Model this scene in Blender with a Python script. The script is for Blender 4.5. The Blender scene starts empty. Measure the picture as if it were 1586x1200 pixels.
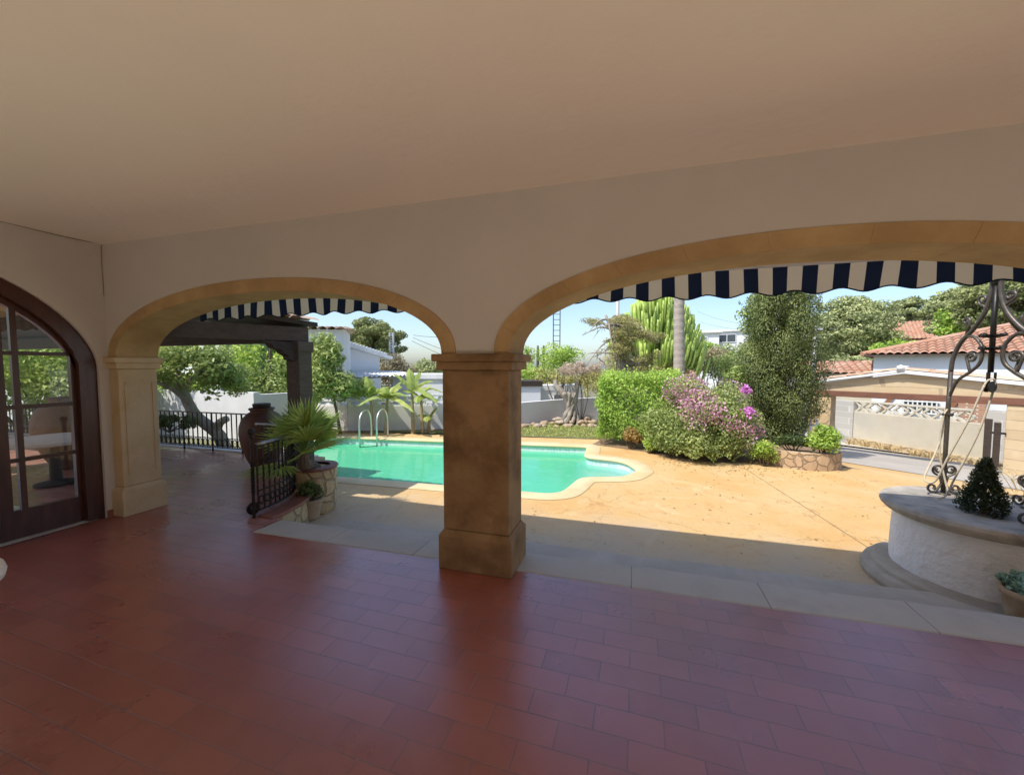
import bpy, math, random
import numpy as np
from mathutils import Vector, Matrix
from mathutils.geometry import delaunay_2d_cdt
PI = math.pi
scene = bpy.context.scene
COL = scene.collection
rnd = random.Random(7)

# ------------------------------------------------------------------ camera model
W, H, F = 1586, 1200, 605.0
CX, CY, HOR, EYE, VPX = 793, 600, 567, 1.55, 985
PITCH = math.atan((CY - HOR) / F)
YAW = math.atan((VPX - CX) / F * math.cos(PITCH))
FW = Vector((-math.sin(YAW) * math.cos(PITCH), math.cos(YAW) * math.cos(PITCH), -math.sin(PITCH)))
RT = Vector((math.cos(YAW), math.sin(YAW), 0))
UP = RT.cross(FW)
def ray(x, y): return FW + RT * ((x - CX) / F) - UP * ((y - CY) / F)
def at(x, y, D):                       # surveyed point: direction seen in the photo, at horizontal distance D
    d = ray(x, y); t = D / math.hypot(d.x, d.y)
    return Vector((d.x * t, d.y * t, EYE + d.z * t))

# ------------------------------------------------------------------ materials
def newmat(name):
    m = bpy.data.materials.new(name); m.use_nodes = True
    nt = m.node_tree; b = nt.nodes['Principled BSDF']
    return m, nt, b
def N(nt, t, **kw):
    n = nt.nodes.new(t)
    for k, v in kw.items(): setattr(n, k, v)
    return n
def L(nt, a, b): nt.links.new(a, b)
def c4(c): return (c[0], c[1], c[2], 1)
def mixc(nt, fac, a, b, blend='MIX'):
    n = N(nt, 'ShaderNodeMix', data_type='RGBA', blend_type=blend)
    for s, v in ((n.inputs[0], fac), (n.inputs[6], a), (n.inputs[7], b)):
        if isinstance(v, (int, float)): s.default_value = v
        elif isinstance(v, tuple): s.default_value = c4(v)
        else: L(nt, v, s)
    return n.outputs[2]
def pos(nt, scale=(1, 1, 1), rot=(0, 0, 0)):
    g = N(nt, 'ShaderNodeNewGeometry'); m = N(nt, 'ShaderNodeMapping')
    m.inputs['Scale'].default_value = scale; m.inputs['Rotation'].default_value = rot
    L(nt, g.outputs['Position'], m.inputs[0]); return m.outputs[0]
def noise(nt, v, scale, detail=5, rough=.55, lo=None, hi=None, dist=0):
    n = N(nt, 'ShaderNodeTexNoise'); n.inputs['Scale'].default_value = scale; n.inputs['Detail'].default_value = detail
    n.inputs['Roughness'].default_value = rough; n.inputs['Distortion'].default_value = dist
    L(nt, v, n.inputs['Vector'])
    if lo is None: return n.outputs[0]
    r = N(nt, 'ShaderNodeMapRange'); r.inputs[1].default_value = lo; r.inputs[2].default_value = hi
    L(nt, n.outputs[0], r.inputs[0]); return r.outputs[0]
def bump(nt, b, hgt, strength=.3, dist=.01):
    n = N(nt, 'ShaderNodeBump'); n.inputs['Strength'].default_value = strength; n.inputs['Distance'].default_value = dist
    L(nt, hgt, n.inputs['Height']); L(nt, n.outputs[0], b.inputs['Normal']); return n
def P(name, c1, c2=None, scale=4, rough=.7, bs=None, bstr=.3, bd=.01, metal=0, spec=.5, lo=.35, hi=.65, c3=None, s3=1.0, stretch=(1, 1, 1)):
    m, nt, b = newmat(name)
    v = pos(nt, stretch); b.inputs['Roughness'].default_value = rough; b.inputs['Metallic'].default_value = metal
    b.inputs['Specular IOR Level'].default_value = spec
    if c2:
        col = mixc(nt, noise(nt, v, scale, 6, .6, lo, hi), c1, c2)
        if c3: col = mixc(nt, noise(nt, v, s3, 4, .6, .45, .7), col, c3)
        L(nt, col, b.inputs['Base Color'])
    else: b.inputs['Base Color'].default_value = c4(c1)
    if bs: bump(nt, b, noise(nt, v, bs, 5), bstr, bd)
    return m
M = {}
M['ceiling'] = P('ceiling_plaster', (.90, .82, .71), (.87, .78, .66), .5, .85, 7, .22, .03)
M['plaster'] = P('wall_plaster', (.585, .55, .50), (.54, .505, .455), .9, .85, 22, .22, .012)
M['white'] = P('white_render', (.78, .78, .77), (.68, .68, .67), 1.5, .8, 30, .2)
M['white_old'] = P('old_white_render', (.86, .85, .825), (.74, .72, .685), 2.2, .85, 13, .8, .03)
M['garden_wall'] = P('garden_wall_render', (.80, .78, .76), (.70, .68, .66), 1.1, .85, 24, .25, .01, c3=(.62, .60, .58), s3=.7)
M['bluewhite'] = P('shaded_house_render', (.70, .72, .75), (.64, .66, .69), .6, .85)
M['sand_dark'] = P('sandstone_brown', (.36, .225, .105), (.25, .15, .062), 3.2, .75, 28, .45, .01, c3=(.115, .06, .022), s3=2.6)
M['sand_gold'] = P('sandstone_gold', (.50, .34, .16), (.39, .255, .11), 3.5, .75, 30, .4, .012, c3=(.33, .21, .09), s3=1.8)
M['sand_light'] = P('sandstone_pale', (.60, .45, .27), (.48, .345, .18), 3.0, .75, 30, .4, .012, c3=(.56, .44, .28), s3=1.6)
M['iron'] = P('wrought_iron', (.022, .02, .018), (.04, .035, .03), 30, .42, 60, .3, .003, metal=.6)
M['iron_sun'] = P('sunlit_iron', (.13, .11, .09), (.085, .072, .06), 26, .42, 60, .4, .003, metal=.45)  # lighter copy of the iron, sunlight put into its colour
M['terracotta'] = P('terracotta', (.30, .12, .055), (.22, .085, .04), 6, .7, 30, .2)
M['pot'] = P('pale_clay', (.42, .27, .15), (.33, .20, .10), 7, .8, 30, .25, c3=(.45, .36, .25), s3=4)
M['cap_tile'] = P('cap_tile', (.30, .115, .075), (.22, .085, .06), 5, .5, 30, .15)
M['urn'] = P('dark_terracotta', (.135, .055, .028), (.085, .034, .018), 4, .6, 25, .25)
M['handrail'] = P('highlit_handrail', (.42, .40, .38), (.30, .28, .26), 20, .35, metal=.6)  # paler than the black rail, the grey stands in for its highlight
M['urn_grey'] = P('dusty_clay', (.24, .15, .10), (.17, .10, .07), 4, .75, 25, .3)
M['timber'] = P('dark_timber', (.052, .033, .022), (.028, .018, .012), 5, .65, 20, .5, .006, stretch=(1, 1, 6))
M['timber_grey'] = P('greyed_timber', (.105, .074, .053), (.065, .046, .033), 4, .7, 18, .5, .006, stretch=(5, 1, 6))
M['mahogany'] = P('mahogany_varnish', (.075, .023, .010), (.045, .013, .006), 3, .3, 16, .15, .003, stretch=(8, 8, 1))
M['navy'] = P('navy_canvas', (.006, .014, .038), (.008, .019, .048), 12, .85, 300, .15, .002)
M['cream'] = P('cream_canvas', (.84, .75, .60), (.80, .70, .55), 5, .85, 300, .15, .002)
def canvas(m, c):
    nt = m.node_tree; t = N(nt, 'ShaderNodeBsdfTranslucent'); t.inputs[0].default_value = c4(c); mx = N(nt, 'ShaderNodeMixShader'); mx.inputs[0].default_value = .3
    L(nt, nt.nodes['Principled BSDF'].outputs[0], mx.inputs[1]); L(nt, t.outputs[0], mx.inputs[2]); L(nt, mx.outputs[0], nt.nodes['Material Output'].inputs[0])
canvas(M['cream'], (.8, .68, .5)); canvas(M['navy'], (.01, .02, .05))
M['chrome'] = P('steel', (.72, .71, .68), None, rough=.38, metal=.7)
M['galv'] = P('galvanised', (.52, .53, .54), (.44, .45, .46), 5, .5, metal=.3)
M['bark'] = P('bark', (.17, .125, .085), (.09, .065, .045), 9, .9, 22, 1, .03, stretch=(1, 1, .4))
M['bark_grey'] = P('grey_bark', (.42, .37, .30), (.23, .195, .155), 8, .9, 22, 1, .03, stretch=(1, 1, .4))
M['palm_bark'] = P('palm_bark', (.46, .39, .335), (.36, .305, .26), 8, .9, 12, .8, .02, stretch=(.5, .5, 6))
M['rock'] = P('rock', (.46, .34, .21), (.34, .24, .15), 3, .85, 12, .6, .03, c3=(.40, .33, .25), s3=2)
M['soil'] = P('soil', (.28, .185, .105), (.19, .125, .07), 5, .95, 25, .7, .02)
M['plastic'] = P('white_plastic', (.72, .71, .68), None, rough=.4)
M['rope'] = P('rope', (.62, .55, .42), (.5, .43, .31), 40, .9, 120, .6, .004)
M['wgate'] = P('white_metal', (.75, .75, .73), None, rough=.5)
M['glassdark'] = P('window_glass', (.05, .065, .08), None, rough=.08)
M['shutter'] = P('grey_shutter', (.30, .31, .33), None, rough=.6)
M['brownpaint'] = P('brown_paint', (.27, .12, .06), (.22, .09, .045), 4, .7)
M['beam_red'] = P('red_brown_beam', (.20, .085, .05), (.14, .06, .036), 4, .7, 18, .4, stretch=(1, 1, 5))
M['concrete_base'] = P('grey_stone', (.48, .42, .33), (.35, .30, .235), 4, .85, 20, .6, .015, c3=(.31, .27, .20), s3=1.7)
M['step_stone'] = P('step_stone', (.53, .47, .38), (.44, .39, .315), 3, .85, 20, .6, .015, c3=(.44, .385, .305), s3=2.3)
M['well_cap'] = P('well_cap_stone', (.46, .42, .35), (.26, .23, .19), 7, .8, 14, .6, .015, c3=(.56, .50, .41), s3=2.2)
M['lime'] = P('lime_wall', (.60, .545, .43), (.52, .465, .36), 1.3, .9, 20, .3, .01, c3=(.47, .44, .38), s3=.6)
M['mosaic'] = None
M['asphalt'] = P('asphalt', (.44, .395, .335), (.37, .33, .28), 1.5, .9, 60, .4, .006, c3=(.48, .43, .36), s3=.5)

def brickmat(name, ca, cb, mortar, bw, bh, ms, vec='xy', rough=.5, off=.5, bstr=.4, var=None, big=None, rough2=None, scale_noise=1.0, spec=.5):
    m, nt, b = newmat(name)
    g = N(nt, 'ShaderNodeNewGeometry'); sp = N(nt, 'ShaderNodeSeparateXYZ'); L(nt, g.outputs['Position'], sp.inputs[0])
    cb_ = N(nt, 'ShaderNodeCombineXYZ')
    if vec == 'xy': L(nt, sp.outputs[0], cb_.inputs[0]); L(nt, sp.outputs[1], cb_.inputs[1])
    else:
        ad = N(nt, 'ShaderNodeMath', operation='ADD'); L(nt, sp.outputs[0], ad.inputs[0]); L(nt, sp.outputs[1], ad.inputs[1])
        L(nt, ad.outputs[0], cb_.inputs[0]); L(nt, sp.outputs[2], cb_.inputs[1])
    # slight wobble so that the joints are not ruler straight
    nz = N(nt, 'ShaderNodeTexNoise'); nz.inputs['Scale'].default_value = 2.5; L(nt, g.outputs['Position'], nz.inputs['Vector'])
    vm = N(nt, 'ShaderNodeVectorMath', operation='SCALE'); vm.inputs[3].default_value = .012 * scale_noise
    L(nt, nz.outputs['Color'], vm.inputs[0])
    va = N(nt, 'ShaderNodeVectorMath', operation='ADD'); L(nt, cb_.outputs[0], va.inputs[0]); L(nt, vm.outputs[0], va.inputs[1])
    br = N(nt, 'ShaderNodeTexBrick'); br.offset = off; br.inputs['Scale'].default_value = 1
    br.inputs['Color1'].default_value = c4(ca); br.inputs['Color2'].default_value = c4(cb); br.inputs['Mortar'].default_value = c4(mortar)
    br.inputs['Mortar Size'].default_value = ms; br.inputs['Mortar Smooth'].default_value = .2
    br.inputs['Brick Width'].default_value = bw; br.inputs['Row Height'].default_value = bh; br.inputs['Bias'].default_value = 0
    L(nt, va.outputs[0], br.inputs['Vector'])
    col = br.outputs['Color']
    v = pos(nt)
    if var: col = mixc(nt, noise(nt, v, var[1], 5, .6, .48, .85), col, var[0])
    if big: col = mixc(nt, noise(nt, v, big[1], 3, .5, .48, .85), col, big[0])
    L(nt, col, b.inputs['Base Color']); b.inputs['Roughness'].default_value = rough; b.inputs['Specular IOR Level'].default_value = spec
    if rough2:
        r = N(nt, 'ShaderNodeMapRange'); r.inputs[1].default_value = .3; r.inputs[2].default_value = .7
        r.inputs[3].default_value = rough; r.inputs[4].default_value = rough2
        L(nt, noise(nt, v, 1.7, 4), r.inputs[0]); L(nt, r.outputs[0], b.inputs['Roughness'])
    inv = N(nt, 'ShaderNodeMath', operation='MULTIPLY_ADD'); inv.inputs[1].default_value = -1; inv.inputs[2].default_value = 1
    L(nt, br.outputs['Fac'], inv.inputs[0])
    ad2 = N(nt, 'ShaderNodeMath', operation='MULTIPLY_ADD'); ad2.inputs[1].default_value = .35
    L(nt, noise(nt, v, 9, 5), ad2.inputs[0]); L(nt, inv.outputs[0], ad2.inputs[2])
    bump(nt, b, ad2.outputs[0], bstr, .004)
    return m
M['floor'] = brickmat('terracotta_floor', (.41, .118, .074), (.32, .088, .056), (.20, .078, .054), .29, .1352, .0032, 'xy', .25, .5, .6,
                      var=((.40, .14, .092), 5.0), big=((.26, .072, .044), .6), rough2=.36, spec=1.0)
M['floor'].node_tree.nodes['Principled BSDF'].inputs['IOR'].default_value = 1.82
M['terrace'] = brickmat('terrace_tiles', (.50, .225, .18), (.38, .16, .125), (.12, .07, .06), .29, .1352, .0045, 'xy', .25, .5, .6,
                        var=((.33, .19, .16), 3.0), rough2=.36, spec=1.0)
M["terrace"].node_tree.nodes["Principled BSDF"].inputs["IOR"].default_value = 1.5
M['pale_floor'] = brickmat('pale_floor', (.62, .60, .56), (.58, .56, .52), (.42, .40, .37), .4, .4, .004, 'xy', .25, 0, .2)
M['bounce_paving'] = brickmat('bounce_paving', (.80, .66, .50), (.75, .61, .46), (.5, .42, .32), .4, .4, .006, 'xy', .7, 0, .2)
M['mosaic'] = brickmat('pool_mosaic', (.70, .78, .78), (.45, .66, .70), (.80, .82, .80), .075, .075, .006, 'xz', .25, 0, .2, scale_noise=.2)
M['block_grey'] = brickmat('grey_blocks', (.52, .50, .46), (.44, .42, .38), (.60, .58, .54), .4, .2, .008, 'xz', .9, .5, .5)
M['ashlar'] = brickmat('cut_stone', (.60, .47, .29), (.50, .38, .23), (.40, .31, .20), .42, .21, .010, 'xz', .85, .5, .6, var=((.62, .50, .34), 2.5), scale_noise=4)
M['brick_red'] = brickmat('red_brick', (.36, .15, .08), (.28, .11, .06), (.5, .42, .33), .22, .07, .012, 'xz', .85, .5, .5)
M['paving_slab'] = brickmat('threshold_stone', (.54, .49, .405), (.46, .42, .35), (.22, .195, .16), .86, 9.0, .004, 'xy', .7, 0, .5,
                            var=((.42, .38, .315), 5.0), big=((.58, .50, .385), 1.6))

def rubble(name, ca, cb, mortar, scale, seed=0, rough=.85):
    m, nt, b = newmat(name)
    v0 = pos(nt)
    nz = N(nt, 'ShaderNodeTexNoise'); nz.inputs['Scale'].default_value = 5; L(nt, v0, nz.inputs['Vector'])
    sc = N(nt, 'ShaderNodeVectorMath', operation='SCALE'); sc.inputs[3].default_value = .10; L(nt, nz.outputs['Color'], sc.inputs[0])
    v = N(nt, 'ShaderNodeVectorMath', operation='ADD'); L(nt, v0, v.inputs[0]); L(nt, sc.outputs[0], v.inputs[1])
    vo = N(nt, 'ShaderNodeTexVoronoi', feature='F1'); vo.inputs['Scale'].default_value = scale; L(nt, v.outputs[0], vo.inputs['Vector'])
    ve = N(nt, 'ShaderNodeTexVoronoi', feature='DISTANCE_TO_EDGE'); ve.inputs['Scale'].default_value = scale; L(nt, v.outputs[0], ve.inputs['Vector'])
    se = N(nt, 'ShaderNodeSeparateColor'); L(nt, vo.outputs['Color'], se.inputs[0])
    col = mixc(nt, se.outputs[0], ca, cb)
    col = mixc(nt, noise(nt, v0, 14, 5, .6, .35, .7), col, tuple(x * .8 for x in ca))
    mr = N(nt, 'ShaderNodeMapRange'); mr.inputs[1].default_value = .03; mr.inputs[2].default_value = .09; L(nt, ve.outputs['Distance'], mr.inputs[0])
    col = mixc(nt, mr.outputs[0], mortar, col)
    L(nt, col, b.inputs['Base Color']); b.inputs['Roughness'].default_value = rough
    bump(nt, b, mr.outputs[0], .8, .02)
    return m
M['rubble'] = rubble('rubble_stone', (.58, .42, .26), (.44, .30, .18), (.30, .22, .14), 6.5)
M['rubble_small'] = rubble('low_wall_stone', (.60, .47, .27), (.50, .36, .19), (.36, .27, .17), 5)
M['gold_masonry'] = rubble('golden_masonry', (.60, .44, .24), (.52, .37, .19), (.42, .31, .18), 2.6)

# roof tiles
def roofmat(name, ca, cb, cc):
    m, nt, b = newmat(name); v = pos(nt)
    at_ = N(nt, 'ShaderNodeAttribute', attribute_name='tint')
    col = mixc(nt, at_.outputs['Fac'], ca, cb)
    col = mixc(nt, noise(nt, v, 1.3, 5, .6, .45, .75), col, cc)
    L(nt, col, b.inputs['Base Color']); b.inputs['Roughness'].default_value = .85
    return m
M['roof'] = roofmat('roof_tiles', (.48, .25, .155), (.37, .18, .105), (.52, .36, .26))
M['roof_pale'] = roofmat('pale_roof_tiles', (.62, .42, .28), (.50, .31, .20), (.66, .56, .45))

# patio: stamped, stained concrete, greyer beside the house
def patio_mat():
    m, nt, b = newmat('stamped_patio'); v = pos(nt)
    col = mixc(nt, noise(nt, v, .8, 7, .6, .38, .62, .4), (.60, .415, .195), (.585, .355, .135))
    col = mixc(nt, noise(nt, v, 2.6, 7, .65, .55, .72, 1.2), col, (.54, .30, .11))
    col = mixc(nt, noise(nt, v, 1.7, 7, .7, .56, .74, .6), col, (.66, .49, .26))
    g = N(nt, 'ShaderNodeNewGeometry'); sp = N(nt, 'ShaderNodeSeparateXYZ'); L(nt, g.outputs['Position'], sp.inputs[0])
    wob = N(nt, 'ShaderNodeMath', operation='MULTIPLY_ADD'); wob.inputs[1].default_value = 1.6; L(nt, noise(nt, v, 1.2, 5), wob.inputs[0]); L(nt, sp.outputs[1], wob.inputs[2])
    mr = N(nt, 'ShaderNodeMapRange'); mr.inputs[1].default_value = 4.3; mr.inputs[2].default_value = 5.7; mr.inputs[3].default_value = 1; mr.inputs[4].default_value = 0
    L(nt, wob.outputs[0], mr.inputs[0])
    col = mixc(nt, noise(nt, v, 42, 4, .7, .60, .72), col, (.36, .22, .09))
    ck = N(nt, 'ShaderNodeTexVoronoi', feature='DISTANCE_TO_EDGE'); ck.inputs['Scale'].default_value = .55; wv = N(nt, 'ShaderNodeVectorMath', operation='ADD'); nz = N(nt, 'ShaderNodeTexNoise'); nz.inputs['Scale'].default_value = 3.5; nz.inputs['Detail'].default_value = 6; L(nt, v, nz.inputs['Vector']); ws = N(nt, 'ShaderNodeVectorMath', operation='SCALE'); ws.inputs[3].default_value = .45; L(nt, nz.outputs['Color'], ws.inputs[0]); L(nt, v, wv.inputs[0]); L(nt, ws.outputs[0], wv.inputs[1]); L(nt, wv.outputs[0], ck.inputs['Vector'])
    cm = N(nt, 'ShaderNodeMapRange'); cm.inputs[1].default_value = 0; cm.inputs[2].default_value = .006; cm.inputs[3].default_value = .55; cm.inputs[4].default_value = 0; L(nt, ck.outputs['Distance'], cm.inputs[0]); col = mixc(nt, cm.outputs[0], col, (.30, .17, .07))
    col = mixc(nt, mr.outputs[0], col, (.50, .42, .31))
    col = mixc(nt, noise(nt, v, 7, 6, .7, .58, .75), col, (.42, .27, .12))
    L(nt, col, b.inputs['Base Color']); b.inputs['Roughness'].default_value = .8
    vo = noise(nt, v, 9, 8, .65); bump(nt, b, vo, .5, .015)
    return m
M['patio'] = patio_mat()
M['coping'] = P('pool_coping', (.68, .56, .34), (.62, .50, .28), 2.2, .75, 22, .2, .008, c3=(.60, .44, .21), s3=1.1)
M['lawn_soil'] = P('lawn_soil', (.13, .15, .05), (.20, .19, .08), 3, .95, 30, .6, .02)
M['ground'] = P('dry_ground', (.24, .21, .13), (.17, .17, .085), .8, .95, 5, .6, .03, c3=(.13, .15, .06), s3=.2)
M['hill'] = P('hill_scrub', (.10, .12, .05), (.17, .16, .08), .25, .95, .8, 1, .3)

def water_mat():
    m, nt, b = newmat('pool_water'); v = pos(nt)
    g = N(nt, 'ShaderNodeNewGeometry'); sp = N(nt, 'ShaderNodeSeparateXYZ'); L(nt, g.outputs['Position'], sp.inputs[0])
    mr = N(nt, 'ShaderNodeMapRange'); mr.inputs[1].default_value = -1.15; mr.inputs[2].default_value = -.35
    L(nt, sp.outputs[0], mr.inputs[0])
    col = mixc(nt, noise(nt, v, .55, 4, .5, .35, .7), (.085, .50, .27), (.08, .46, .265))
    col = mixc(nt, noise(nt, v, 1.8, 5, .6, .55, .75, 1.5), col, (.12, .55, .31))
    col = mixc(nt, mr.outputs[0], col, (.22, .50, .42))
    L(nt, col, b.inputs['Base Color']); b.inputs['Roughness'].default_value = .06; b.inputs['IOR'].default_value = 1.33
    n1 = noise(nt, pos(nt, (1, 1.6, 1)), 4.5, 3, .5, dist=.6)
    bump(nt, b, n1, .22, .03)
    return m
M['water'] = water_mat()
def glass_mat(name, tint=(.9, .93, .92), refl=.10):
    m = bpy.data.materials.new(name); m.use_nodes = True; nt = m.node_tree; nt.nodes.clear()
    o = N(nt, 'ShaderNodeOutputMaterial'); t = N(nt, 'ShaderNodeBsdfTransparent'); t.inputs[0].default_value = c4(tint)
    gl = N(nt, 'ShaderNodeBsdfGlossy'); gl.inputs['Roughness'].default_value = .02
    fr = N(nt, 'ShaderNodeFresnel'); fr.inputs[0].default_value = 1.5
    mx = N(nt, 'ShaderNodeMixShader'); L(nt, fr.outputs[0], mx.inputs[0]); L(nt, t.outputs[0], mx.inputs[1]); L(nt, gl.outputs[0], mx.inputs[2])
    L(nt, mx.outputs[0], o.inputs[0]); return m
M['glass'] = glass_mat('door_glass', (.72, .74, .72))

def leafmat(name, dark, mid, light, trans=.3, rough=.5, spec=.35):
    m, nt, b = newmat(name)
    a = N(nt, 'ShaderNodeAttribute', attribute_name='tint')
    r = N(nt, 'ShaderNodeValToRGB'); e = r.color_ramp.elements
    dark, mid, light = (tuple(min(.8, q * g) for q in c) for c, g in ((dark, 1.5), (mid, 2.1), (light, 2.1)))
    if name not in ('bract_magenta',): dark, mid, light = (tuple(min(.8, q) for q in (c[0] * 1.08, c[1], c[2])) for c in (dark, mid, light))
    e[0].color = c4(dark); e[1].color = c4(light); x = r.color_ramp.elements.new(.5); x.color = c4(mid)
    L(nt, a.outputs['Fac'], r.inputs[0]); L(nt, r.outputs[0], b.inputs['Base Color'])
    b.inputs['Roughness'].default_value = rough; b.inputs['Specular IOR Level'].default_value = spec
    t = N(nt, 'ShaderNodeBsdfTranslucent'); L(nt, mixc(nt, .5, r.outputs[0], light), t.inputs[0])
    mx = N(nt, 'ShaderNodeMixShader'); mx.inputs[0].default_value = trans
    L(nt, b.outputs[0], mx.inputs[1]); L(nt, t.outputs[0], mx.inputs[2])
    L(nt, mx.outputs[0], nt.nodes['Material Output'].inputs[0]); return m
M['lf_bright'] = leafmat('leaf_bright', (.07, .13, .022), (.16, .26, .045), (.30, .38, .09))
M['lf_mid'] = leafmat('leaf_mid', (.055, .095, .026), (.11, .165, .045), (.21, .26, .085))
M['lf_dark'] = leafmat('leaf_dark', (.022, .040, .012), (.045, .072, .022), (.09, .125, .04))
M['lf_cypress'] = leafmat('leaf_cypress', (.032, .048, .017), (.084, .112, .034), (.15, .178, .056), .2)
M['lf_pine'] = leafmat('leaf_pine', (.065, .085, .035), (.12, .145, .055), (.19, .215, .085), .2, .7)
M['lf_pine_far'] = leafmat('leaf_far_pine', (.10, .13, .065), (.17, .205, .095), (.26, .29, .13), .2, .8)  # paler pine greens, distance haze put into the leaf colour
M['lf_olive'] = leafmat('leaf_olive', (.12, .13, .05), (.21, .215, .08), (.31, .30, .14))
M['lf_dry'] = leafmat('leaf_dry', (.17, .14, .10), (.27, .225, .175), (.38, .33, .265), .2, .8)
M['lf_brown'] = leafmat('leaf_brown', (.085, .08, .045), (.14, .13, .075), (.21, .19, .115), .2, .8)
M['lf_boug'] = leafmat('leaf_bougainvillea', (.055, .09, .026), (.125, .175, .052), (.235, .275, .10))
M['fl_mauve'] = leafmat('bract_mauve', (.21, .10, .145), (.32, .165, .235), (.40, .235, .31), .35)
M['fl_magenta'] = leafmat('bract_magenta', (.20, .06, .18), (.31, .10, .28), (.40, .17, .37), .35)
M['fl_red'] = leafmat('bract_red', (.35, .10, .07), (.50, .22, .16), (.45, .35, .22), .3)
M['lf_euph'] = leafmat('euphorbia_green', (.07, .12, .025), (.16, .24, .05), (.29, .37, .10), .1, .5)
M['lf_banana'] = leafmat('banana_leaf', (.10, .155, .035), (.175, .235, .06), (.29, .32, .11), .4, .4)
M['lf_fan'] = leafmat('fan_leaf', (.06, .12, .025), (.13, .20, .04), (.23, .29, .075), .3, .45)
M['lf_conifer'] = leafmat('dwarf_conifer', (.010, .017, .006), (.02, .032, .011), (.04, .056, .02), .1, .6)
M['lf_succ'] = leafmat('succulent', (.06, .12, .08), (.12, .21, .15), (.22, .32, .25), .15, .5)
M['lf_grass'] = leafmat('grass_blade', (.09, .13, .025), (.17, .22, .05), (.30, .31, .10), .3, .7)
M['lf_straw'] = leafmat('straw_grass', (.17, .14, .07), (.25, .205, .105), (.31, .27, .15), .3, .8)
M['lf_red'] = leafmat('rust_leaf', (.10, .07, .025), (.17, .12, .04), (.24, .19, .07), .3)

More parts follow.
